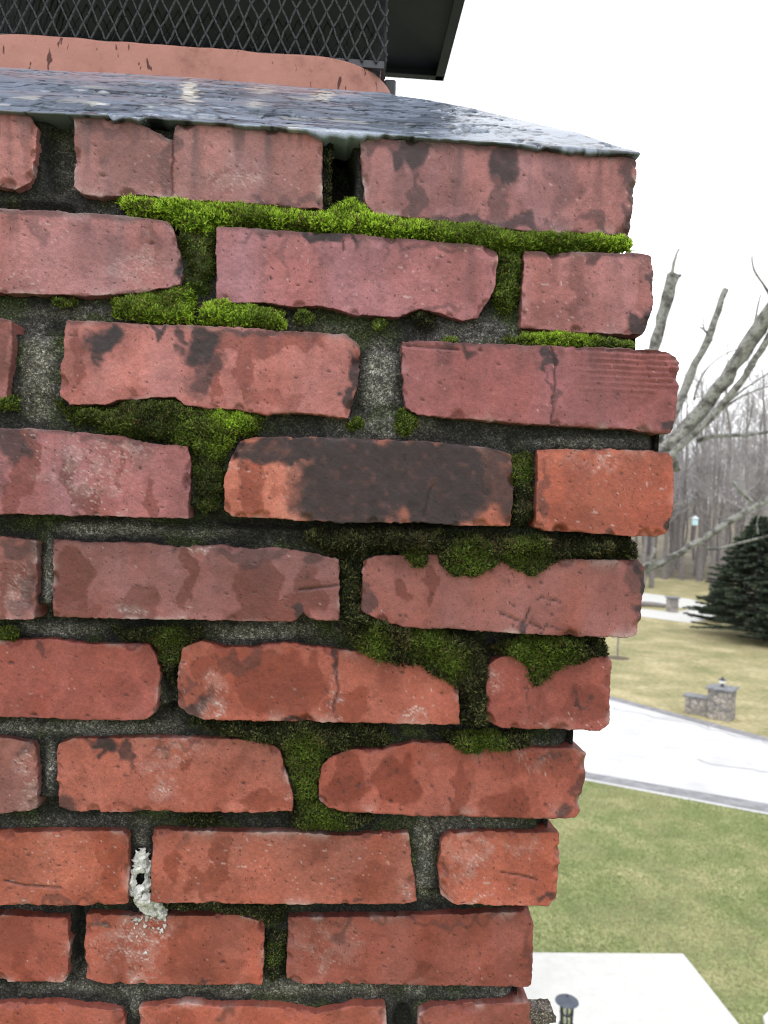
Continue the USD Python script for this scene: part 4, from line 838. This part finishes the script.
# ------------------------------------------------------------------ ground
def sheet(name, pts, material, z=0.0, kind='structure', sub=None, label=None):
    pg = Polygon([(p_[0], p_[1]) for p_ in pts]).buffer(0)
    v2, f2 = trimesh.creation.triangulate_polygon(pg, engine='earcut')
    v3 = np.column_stack([v2, np.full(len(v2), z)])
    n_ = np.cross(v3[f2[:, 1]] - v3[f2[:, 0]], v3[f2[:, 2]] - v3[f2[:, 0]])[:, 2]
    f2[n_ < 0] = f2[n_ < 0][:, ::-1]
    obj(name, (v3, f2), material, kind=kind, label=label)
sheet('ground', [(-400, -300), (500, -300), (500, 700), (-400, 700)], GRASS, 0.0)
def ext(a, b, t0, t1): return a + (b - a) * t0, a + (b - a) * t1
U1, U2_ = ground(613, 697), ground(768, 738); L1, L2 = ground(587, 781), ground(768, 815)
ul, ur = ext(U1, U2_, -8.0, 8.0); ll, lr_ = ext(L1, L2, -4.0, 6.0)
ll = L1 + (ul - U1) * .8 + np.array([0, -.5, 0])
road_poly = [ul, U1, U2_, ur, lr_, L2, L1, ll]
sheet('far_lawn', [ul, ur, (400, ur[1]), (400, 300), (-300, 300), (-300, ul[1])], TAN, .004)
sheet('road', road_poly, ROADM, .008)
gdir = np.array([U2_ - U1])[0]; gdir /= np.linalg.norm(gdir)
g1a, g1b = ext(ground(589, 773), ground(768, 804), -4, 6); g2a, g2b = ext(ground(587, 779), ground(768, 813), -4, 6)
G1, G2 = ground(589, 773), ground(587, 779)
sheet('gutter', [G1 + (ll - L1), G1, g1b, g2b, G2, G2 + (ll - L1)], GUTTER, .012)
CRACKM = plain('filled_crack', (0.30, 0.30, 0.31), 0.8, 0.3, 0.3, 3.0)
def ribbon(name, px, w, seed):
    ls = LineString([tuple(ground(*p_)[:2]) for p_ in px]).segmentize(.25); c = np.array(ls.coords)
    c = c + (np.stack([fbm(np.column_stack([c * 1.7, c[:, 0] * 0]), 3, seed), fbm(np.column_stack([c * 1.7, c[:, 0] * 0]), 3, seed + 1)], 1) - .5) * .7
    sheet(name, list(LineString(c).buffer(w, cap_style='flat').exterior.coords), CRACKM, .013)
for i_, (px_l, w_) in enumerate([([(697, 760), (730, 767), (775, 774)], .035), ([(612, 708), (650, 716), (700, 727), (775, 744)], .03), ([(715, 722), (714, 730)], .03)]):
    ribbon('road_crack', px_l, w_, 400 + i_)
sheet('road_verge_strip', [ul, ur, ur + np.array([-.3, -.45, 0]), ul + np.array([-.3, -.45, 0])], GUTTER, .012)
sheet('far_driveway', [ground(*p_) for p_ in [(420, 578), (560, 586), (644, 593), (690, 599), (722, 608), (716, 618), (690, 623), (644, 617), (560, 606), (420, 592)]], CONC, .008)
sheet('leaf_litter_ground', [ground(*p_) for p_ in [(400, 566), (560, 572), (640, 577), (900, 590)]] + [(300, 290), (-100, 290)], LITTER, .008)
sheet('driveway_island', [ground(*p_) for p_ in [(600, 601), (640, 603), (668, 605), (690, 610), (672, 612), (644, 609), (600, 606)]], TAN, .012)
pa = [ground(683, 957.5), ground(735, 1024), ground(783, 1085), ground(440, 1085), ground(440, 956)]
slab = trimesh.creation.extrude_polygon(Polygon([(p_[0], p_[1]) for p_ in pa]), .09, engine='earcut'); slab.apply_translation((0, 0, -.03))
obj('patio', slab, CONC, kind='structure')
pb = [ground(763, 1020), ground(770, 1013), ground(800, 1011), ground(800, 1050), ground(770, 1050)]
slab = trimesh.creation.extrude_polygon(Polygon([(p_[0], p_[1]) for p_ in pb]), .08, engine='earcut'); slab.apply_translation((0, 0, -.03))
obj('stepping_slab', slab, CONC, kind='structure')
# distant rising ground
hx, hy = np.meshgrid(np.linspace(-300, 400, 90), np.linspace(115, 300, 40))
hz = 14 * sstep(115, 260, hy) * (.6 + .8 * fbm(np.stack([hx / 60, hy / 60, hx * 0], -1), 3, 5)) - .3
obj('hills', (np.stack([hx, hy, hz], -1).reshape(-1, 3), grid_faces(40, 90)[:, ::-1]), LITTER, smooth=True, kind='structure')
# grass blades of the near lawn
lr = np.random.default_rng(77); N = 130000
th = lr.uniform(.16, .62, N); rr_ = np.sqrt(lr.uniform(9.5 ** 2, 22 ** 2, N))
gxy = np.stack([rr_ * np.sin(th + YAW), rr_ * np.cos(th + YAW)], 1)
pat = Polygon([(p_[0], p_[1]) for p_ in pa]).buffer(-.04); rdp = Polygon([(p_[0], p_[1]) for p_ in road_poly]).buffer(-.05)
ok = ~shapely.contains_xy(pat, gxy[:, 0], gxy[:, 1]) & ~shapely.contains_xy(rdp, gxy[:, 0], gxy[:, 1]) & ~shapely.contains_xy(Polygon([(p_[0], p_[1]) for p_ in pb]), gxy[:, 0], gxy[:, 1])
gxy = gxy[ok]; gxy = gxy[(gxy - L1[:2]) @ np.array([-(L2 - L1)[1], (L2 - L1)[0]]) < 0]; N = len(gxy)
hgt = lr.uniform(.02, .055, N); a = lr.uniform(0, 6.28, N); lean = lr.normal(0, .035, (N, 2)); wd = lr.uniform(.004, .008, N)
b0 = np.column_stack([gxy, np.zeros(N)]); sdv = np.column_stack([np.cos(a), np.sin(a), np.zeros(N)]) * wd[:, None]
tp = b0 + np.column_stack([lean, hgt])
dry = sstep(.40, .62, fbm(np.column_stack([gxy, np.zeros(N)]) * .8, 3, 8)) * .8 + lr.normal(0, .25, N)
dry = np.clip(dry, 0, 1)[:, None]
gc = (np.array([.25, .315, .12]) * (1 - dry) + np.array([.44, .41, .23]) * dry) * lr.uniform(.6, 1.4, N)[:, None]
i = np.arange(N)
obj('lawn_grass', (np.vstack([b0 - sdv, b0 + sdv, tp]), np.stack([i, N + i, 2 * N + i], 1)), MOSS, tint=np.vstack([gc * .7, gc * .7, gc]), label='short patchy green grass of the near lawn', cat='grass', kind='stuff')

# ------------------------------------------------------------------ lamp post by the patio
lp0 = at(567, 1000, 7.05); lx_, ly_, lzt = lp0
lamp = thing('lamp_post', 'dark lantern on a post rising from the white patio', 'lamp post', (lx_, ly_, 0))
obj('cap', lathe([(0.0, lzt + .055), (.012, lzt + .05), (.014, lzt + .035), (.03, lzt + .028), (.075, lzt + .012), (.103, lzt - .006), (.106, lzt - .014), (.098, lzt - .016), (.02, lzt - .004)], lx_, ly_, 28), LAMPCAP, lamp, smooth=40)
for k in range(6):
    a = k / 6 * 6.283 + .3
    obj('bar', tube([(lx_ + .062 * math.cos(a), ly_ + .062 * math.sin(a), lzt - .02), (lx_ + .052 * math.cos(a), ly_ + .052 * math.sin(a), lzt - .22)], (.0085), 6), BLACK, lamp)
obj('glass', lathe([(.052, lzt - .02), (.044, lzt - .215)], lx_, ly_, 20), GLASS, lamp, smooth=True)
obj('bulb', lathe([(0, lzt - .06), (.018, lzt - .07), (.024, lzt - .10), (.014, lzt - .15), (.014, lzt - .21)], lx_, ly_, 14), BULB, lamp, smooth=True)
obj('ring', lathe([(.05, lzt - .105), (.062, lzt - .105), (.062, lzt - .12), (.05, lzt - .12), (.05, lzt - .105)], lx_, ly_, 24), BLACK, lamp)
obj('post', lathe([(.0, lzt - .212), (.066, lzt - .215), (.07, lzt - .235), (.045, lzt - .25), (.028, lzt - .29), (.026, .25), (.05, .2), (.06, .06), (.085, .058), (.085, .05)], lx_, ly_, 20), BLACK, lamp, smooth=40)

# ------------------------------------------------------------------ stone gate pillar beyond the road
b1, b2 = ground(692, 713), ground(731, 720)
dirp = (b2 - b1)[:2]; dirp /= np.linalg.norm(dirp); ang = math.atan2(dirp[1], dirp[0])
gp = thing('gate_pillar', 'low stone gate pillar with a lantern, on the tan lawn beyond the road', 'pillar', tuple((b1 + b2) / 2))
def stone_block(cx, w, d, h, bz=0.0):
    b = box(0, 0, 0, w, d, h, .02).subdivide_to_size(.06); vv = b.vertices
    vv = vv + (np.stack([fbm((vv + cx) * 9, 3, 60 + k) for k in range(3)], 1) - .5) * .07
    vv[:, 2] += bz + h / 2; vv[:, 0] += cx
    R_ = np.array([[math.cos(ang), -math.sin(ang)], [math.sin(ang), math.cos(ang)]])
    vv[:, :2] = vv[:, :2] @ R_.T
    return vv + np.array([*((b1 + b2) / 2)[:2], 0]), b.faces
obj('pillar', stone_block(.32, .72, .72, .98), STONE, gp)
obj('wing_wall', stone_block(-.42, .78, .42, .58), STONE, gp)
obj('capstone', stone_block(.32, .86, .86, .07, .975), SLATE, gp)
obj('wall_cap', stone_block(-.46, .84, .5, .06, .575), SLATE, gp)
pc = np.array([*((b1 + b2) / 2)[:2], 0]) + np.array([.32 * math.cos(ang), .32 * math.sin(ang), 0])
lan = obj('lantern', lathe([(0, 1.38), (.03, 1.37), (.05, 1.32), (.13, 1.29), (.13, 1.275), (.10, 1.27), (.085, 1.16), (.04, 1.14), (.03, 1.10), (.06, 1.08), (.07, 1.04)], pc[0], pc[1], 14), BLACK, gp)
obj('globe', lathe([(.104, 1.268), (.108, 1.22), (.090, 1.165)], pc[0], pc[1], 14), BULB, lan)

# small things far off
sp = ground(617.5, 658)
sg_ = thing('sign_post', 'thin dark post standing in the tan lawn beside the brick corner', 'post', tuple(sp))
obj('post', tube([sp, sp + [0, 0, 1.45]], .045, 8), BARK, sg_)
obj('base', lathe([(0, .06), (.3, .05), (.55, .008), (.56, -.02)], sp[0], sp[1], 14), plain('mulch', (.10, .085, .06), .9, .2, .3, 10), sg_)
up_ = ground(672, 612)
sb = thing('stone_marker', 'squat grey stone marker between the two arms of the far driveway', 'marker', tuple(up_))
obj('shaft', box(up_[0], up_[1], .5, .66, .66, 1.0, .03), STONE, sb); obj('cap', box(up_[0], up_[1], 1.05, .82, .82, .1, .02), SLATE, sb)
lg0, lg1 = ground(630, 606), ground(667, 608)
tag_ = obj('fallen_log', tube(smooth_line([lg0 + [0, 0, .16], (lg0 + lg1) / 2 + [0, .2, .2], lg1 + [0, 0, .15]], 8), [.16, .2, .2, .19, .2, .18, .17, .14], 8), BARK, label='dark log lying along the far driveway', cat='log')

# ------------------------------------------------------------------ trees
def bark_tube(P, r0, r1, n_, sides, seed, amp=.18):
    P = smooth_line(P, n_); lr = np.random.default_rng(seed)
    w_ = lr.normal(0, 1, (n_, 3)) * np.linspace(r0, r1, n_)[:, None] * .12; w_[0] = 0
    rad = np.linspace(r0, r1, n_)
    jit = 1 + amp * lr.normal(0, .6, (n_, sides))
    return tube(P + w_, rad, sides, True, jit)
DT = 9.0
def tp_(u_, v_, d=DT): return at(u_, v_, d)
tb = tp_(505, 600, DT + .5); tb_ground = np.array([tb[0] - .1, tb[1] + .1, 0])
pt = thing('pruned_tree', 'bare lichen-grey tree with cut-off limbs rising beside the chimney', 'tree', tuple(tb_ground))
fork = tp_(530, 610, DT + .3)
obj('trunk', bark_tube([tb_ground - [0, 0, .2], tb_ground + [.02, 0, 2], tp_(505, 720, DT + .4), fork], .34, .22, 24, 14, 1), LICHEN, pt, smooth=True)
LIMBS = [([(530, 610, .3), (590, 540, .2), (648, 470, 0), (690, 424, -.1), (730, 372, -.3), (768, 312, -.5), (812, 230, -.8)], .18, .10, 'thick lichen-covered limb'),
         ([(662, 462, -.1), (700, 428, -.2), (738, 385, -.35), (770, 335, -.5), (800, 285, -.7)], .07, .055, None),
         ([(540, 600, .2), (590, 530, .3), (640, 460, .2), (668, 425, .1), (692, 372, .1), (711, 330, 0), (726, 289, 0)], .12, .058, 'straight pruned limb with a sawn top'),
         ([(530, 610, .3), (580, 520, .5), (625, 430, .5), (653, 352, .4), (664, 310, .4), (673, 274, .4)], .10, .118, 'pruned stub with a thin twig on its top'),
         ([(530, 615, .3), (590, 592, .2), (645, 570, .1), (700, 541, -.1), (735, 518, -.2), (768, 500, -.3), (830, 470, -.5)], .09, .04, 'low limb spotted with lichen'),
         ([(700, 541, -.1), (712, 549, 0), (740, 543, 0), (768, 536, 0), (800, 530, 0)], .028, .018, None),
         ([(676, 470, .2), (668, 448, .2), (660, 440, .2), (640, 445, .3)], .07, .05, None)]
for i, (pts, r0, r1, lab) in enumerate(LIMBS):
    obj('limb', bark_tube([tp_(a, b, DT + c) for a, b, c in pts], r0 * .62, r1 * .62, 34, 10, 20 + i), LICHEN, pt, smooth=True, label=lab)
TW = [([(672, 276), (674, 262), (679, 249)], .024, .012), ([(676, 278), (681, 275)], .012, .02), ([(709, 335), (705, 331), (700, 327)], .016, .010), ([(705, 331), (703, 324), (705, 316)], .012, .005), ([(709, 334), (712, 341)], .016, .02),
      ([(694, 400), (698, 385), (706, 370), (722, 356), (738, 349)], .014, .006), ([(697, 441), (715, 436), (745, 435), (768, 432), (790, 430)], .026, .016), ([(752, 256), (754, 270), (762, 282), (770, 296)], .010, .018),
      ([(754, 330), (757, 310), (761, 294)], .018, .007), ([(726, 405), (740, 392), (752, 384), (770, 372)], .014, .008), ([(722, 410), (745, 395), (770, 386)], .014, .008), ([(745, 438), (750, 420), (753, 400)], .010, .005),
      ([(733, 482), (742, 492), (752, 502)], .02, .024), ([(758, 534), (757, 524), (759, 515)], .012, .006), ([(668, 430), (650, 438), (640, 432)], .02, .01), ([(688, 418), (696, 408), (703, 399)], .016, .006), ([(640, 571), (650, 560), (655, 548)], .04, .02)]
for i, (pts, r0, r1) in enumerate(TW):
    obj('twig', bark_tube([tp_(a, b, DT + .02 * (i % 5) - .05) for a, b in pts], r0, r1, 10, 6, 60 + i, .1), LICHEN, pt, smooth=True)

def bare_tree(seed, height, spread=.5, twigs=1.0, trunk_r=None):
    lr = np.random.default_rng(seed); trunk, crown = MB(), MB()
    r = trunk_r or height * .0135
    n_ = 12; P = np.zeros((n_, 3)); P[:, 2] = np.linspace(-.2, height, n_); P[1:, :2] = np.cumsum(lr.normal(0, height * .007, (n_ - 1, 2)), 0)
    rad = r * np.linspace(1.25, .12, n_) ** .9; trunk.add(*tube(P, rad, 7))
    def grow(p, d, L, rr_, lev):
        k = 4 if lev < 2 else 3; pts = [p]; dd = d.copy()
        for s_ in range(k):
            dd = dd + lr.normal(0, .16, 3) + np.array([0, 0, .10]); dd /= np.linalg.norm(dd); pts.append(pts[-1] + dd * L / k)
        crown.add(*tube(pts, np.linspace(rr_, max(rr_ * .3, .006), k + 1), 4 if lev < 2 else 3, False))
        if lev >= 3: return
        for c in range(int(lr.integers(4, 7) * (twigs if lev else 1))):
            t = lr.uniform(.25, 1.0); b = np.array(pts[int(t * k)]); nd = dd + lr.normal(0, spread, 3); nd[2] += .15; nd /= np.linalg.norm(nd)
            grow(b, nd, L * lr.uniform(.35, .6), max(rr_ * .45, .010), lev + 1)
    for b in range(int(height * 1.1)):
        t = lr.uniform(.32, .98); p = np.array([np.interp(t * height, P[:, 2], P[:, j]) for j in range(2)] + [t * height])
        a = lr.uniform(0, 6.28); d = np.array([math.cos(a), math.sin(a), lr.uniform(.4, 1.3)]); d /= np.linalg.norm(d)
        grow(p, d, height * lr.uniform(.12, .30) * (1.15 - t * .6), r * .34 * (1.1 - t * .7), 1)
    return trunk.get(), crown.get()
protos = []
lr = np.random.default_rng(5)
# nearer trunks, each where its foot shows on the lawn
FRONT = [(651, 588, 17, 'bare trunk at the left of the far lawn, next to the brick corner'), (660, 591, 20, 'slender bare tree left of the stone marker'), (675, 595, 21, 'bare tree rising behind the stone marker'), (687, 610, 19, 'thin pale trunk with a light blue box on it'),
         (694, 590, 23, 'thick dark bare trunk right of the blue box'), (698, 596, 16, 'thin bare trunk close beside a thick one'), (705, 596, 22, 'dark bare trunk at the left edge of the evergreen')]
for i, (u_, v_, h_, lab) in enumerate(FRONT):
    g_ = ground(u_, v_)
    t_ = thing('bare_tree', lab, 'tree', tuple(g_))
    tr, cw = bare_tree(200 + i, h_, trunk_r=.13 if i == 3 else .21 + .03 * (i % 3))
    obj('trunk', (tr[0] + g_, tr[1]), BARK, t_, smooth=True); obj('crown', (cw[0] + g_, cw[1]), TWIG, t_)
    protos.append(t_)
g_ = ground(687, 610); bh = at(695, 522, np.linalg.norm((g_ - CAM)[:2]) * .985)
bd = thing('birdhouse', 'light blue box hung on the thin pale trunk', 'birdhouse', tuple(bh))
obj('body', box(bh[0], bh[1], bh[2], .34, .34, .52, .02), BLUE, bd)
obj('roof', trimesh.convex.convex_hull(np.array([(bh[0] + a * .24, bh[1] + b * .24, bh[2] + .26) for a in (-1, 1) for b in (-1, 1)] + [(bh[0] + a * .03, bh[1], bh[2] + .5) for a in (-1, 1)])), plain('pale_roof', (.5, .52, .55), .6), bd)
obj('bracket', box(bh[0] - .12, bh[1], bh[2] + .6, .5, .05, .05), BARK, bd)
for k in range(215):
    a = lr.uniform(.28, .58) if k < 130 else lr.uniform(.0, 1.0); d = 74 + 76 * lr.random() ** .8
    if k >= 150: a = lr.uniform(-.6, .32); d = lr.uniform(80, 150)
    loc = (d * math.sin(a), d * math.cos(a), 0 if d < 118 else 1.0)
    copy_of(protos[lr.integers(len(protos))], loc, lr.uniform(0, 360), float(lr.uniform(.75, 1.15)), 'bare grey tree standing in the woods beyond the far lawn', 'tree', 'bare trees of the far woods')

def conifer(base, h, rmax, seed):
    lr = np.random.default_rng(seed); mbn, brn = MB(), MB()
    vs, cs_ = [], []
    for k in range(int(h * 95)):
        t = lr.random() ** .8; z = .25 + t * (h - .3); a = lr.uniform(0, 6.283)
        R_ = rmax * (1 - t) ** .8 * lr.uniform(.72, 1.05) * (.70 + .55 * float(noise(np.array([math.cos(a) * 1.6, math.sin(a) * 1.6, z * 1.3]) + 9, seed))) + .12; d = np.array([math.cos(a), math.sin(a), 0])
        sag = -.10 * R_ + lr.normal(0, .05)
        pts = [base + [0, 0, z], base + d * R_ * .5 + [0, 0, z + sag * .2], base + d * R_ + [0, 0, z + sag + .12 * R_]]
        brn.add(*tube(pts, [.025, .018, .006], 4, False))
        m_ = int(50 + R_ * 125); s_ = lr.uniform(.18, 1, m_) ** .7
        P = np.where(s_[:, None] < .5, pts[0] + (pts[1] - pts[0]) * (s_ * 2)[:, None], pts[1] + (pts[2] - pts[1]) * (s_ * 2 - 1)[:, None])
        side = np.cross(d, [0, 0, 1]); sgn = lr.choice([-1, 1], m_)
        dv = d * lr.uniform(.3, 1, (m_, 1)) + side * (sgn * lr.uniform(.2, 1.0, m_))[:, None] + lr.normal(0, .22, (m_, 3)); dv /= np.linalg.norm(dv, axis=1, keepdims=True)
        L = lr.uniform(.10, .26, m_)[:, None]; wv = np.cross(dv, lr.normal(0, 1, (m_, 3))); wv /= np.linalg.norm(wv, axis=1, keepdims=True)
        vs.append(np.stack([P - wv * .034, P + wv * .034, P + dv * L], 1).reshape(-1, 3))
        c = np.array([.046, .062, .041]) * lr.uniform(.6, 1.5) ; cs_.append(np.repeat(c[None] * lr.uniform(.7, 1.4, (m_, 1)), 3, 0))
    V = np.vstack(vs); f = np.arange(len(V)).reshape(-1, 3)
    return (V, f), np.vstack(cs_), brn.get()
for (u_, v_, h_, r_, lab, sd_) in [(756, 638, 7.0, 4.1, 'dark green spruce with low drooping branches at the right edge', 1), (812, 648, 8.0, 4.2, 'second dark spruce, half cut off by the right edge', 2), (722, 622, 3.0, 1.5, 'small dark spruce in front of the tall one', 3)]:
    g_ = ground(u_, v_); t_ = thing('evergreen_tree', lab, 'tree', tuple(g_))
    fo, fc, br = conifer(g_, h_, r_, sd_)
    obj('foliage', fo, NEEDLE, t_, tint=fc); obj('trunk', tube([g_ - [0, 0, .1], g_ + [0, 0, h_ - .2]], [.16, .02], 8), BARK, t_); obj('branches', br, BARK, t_)
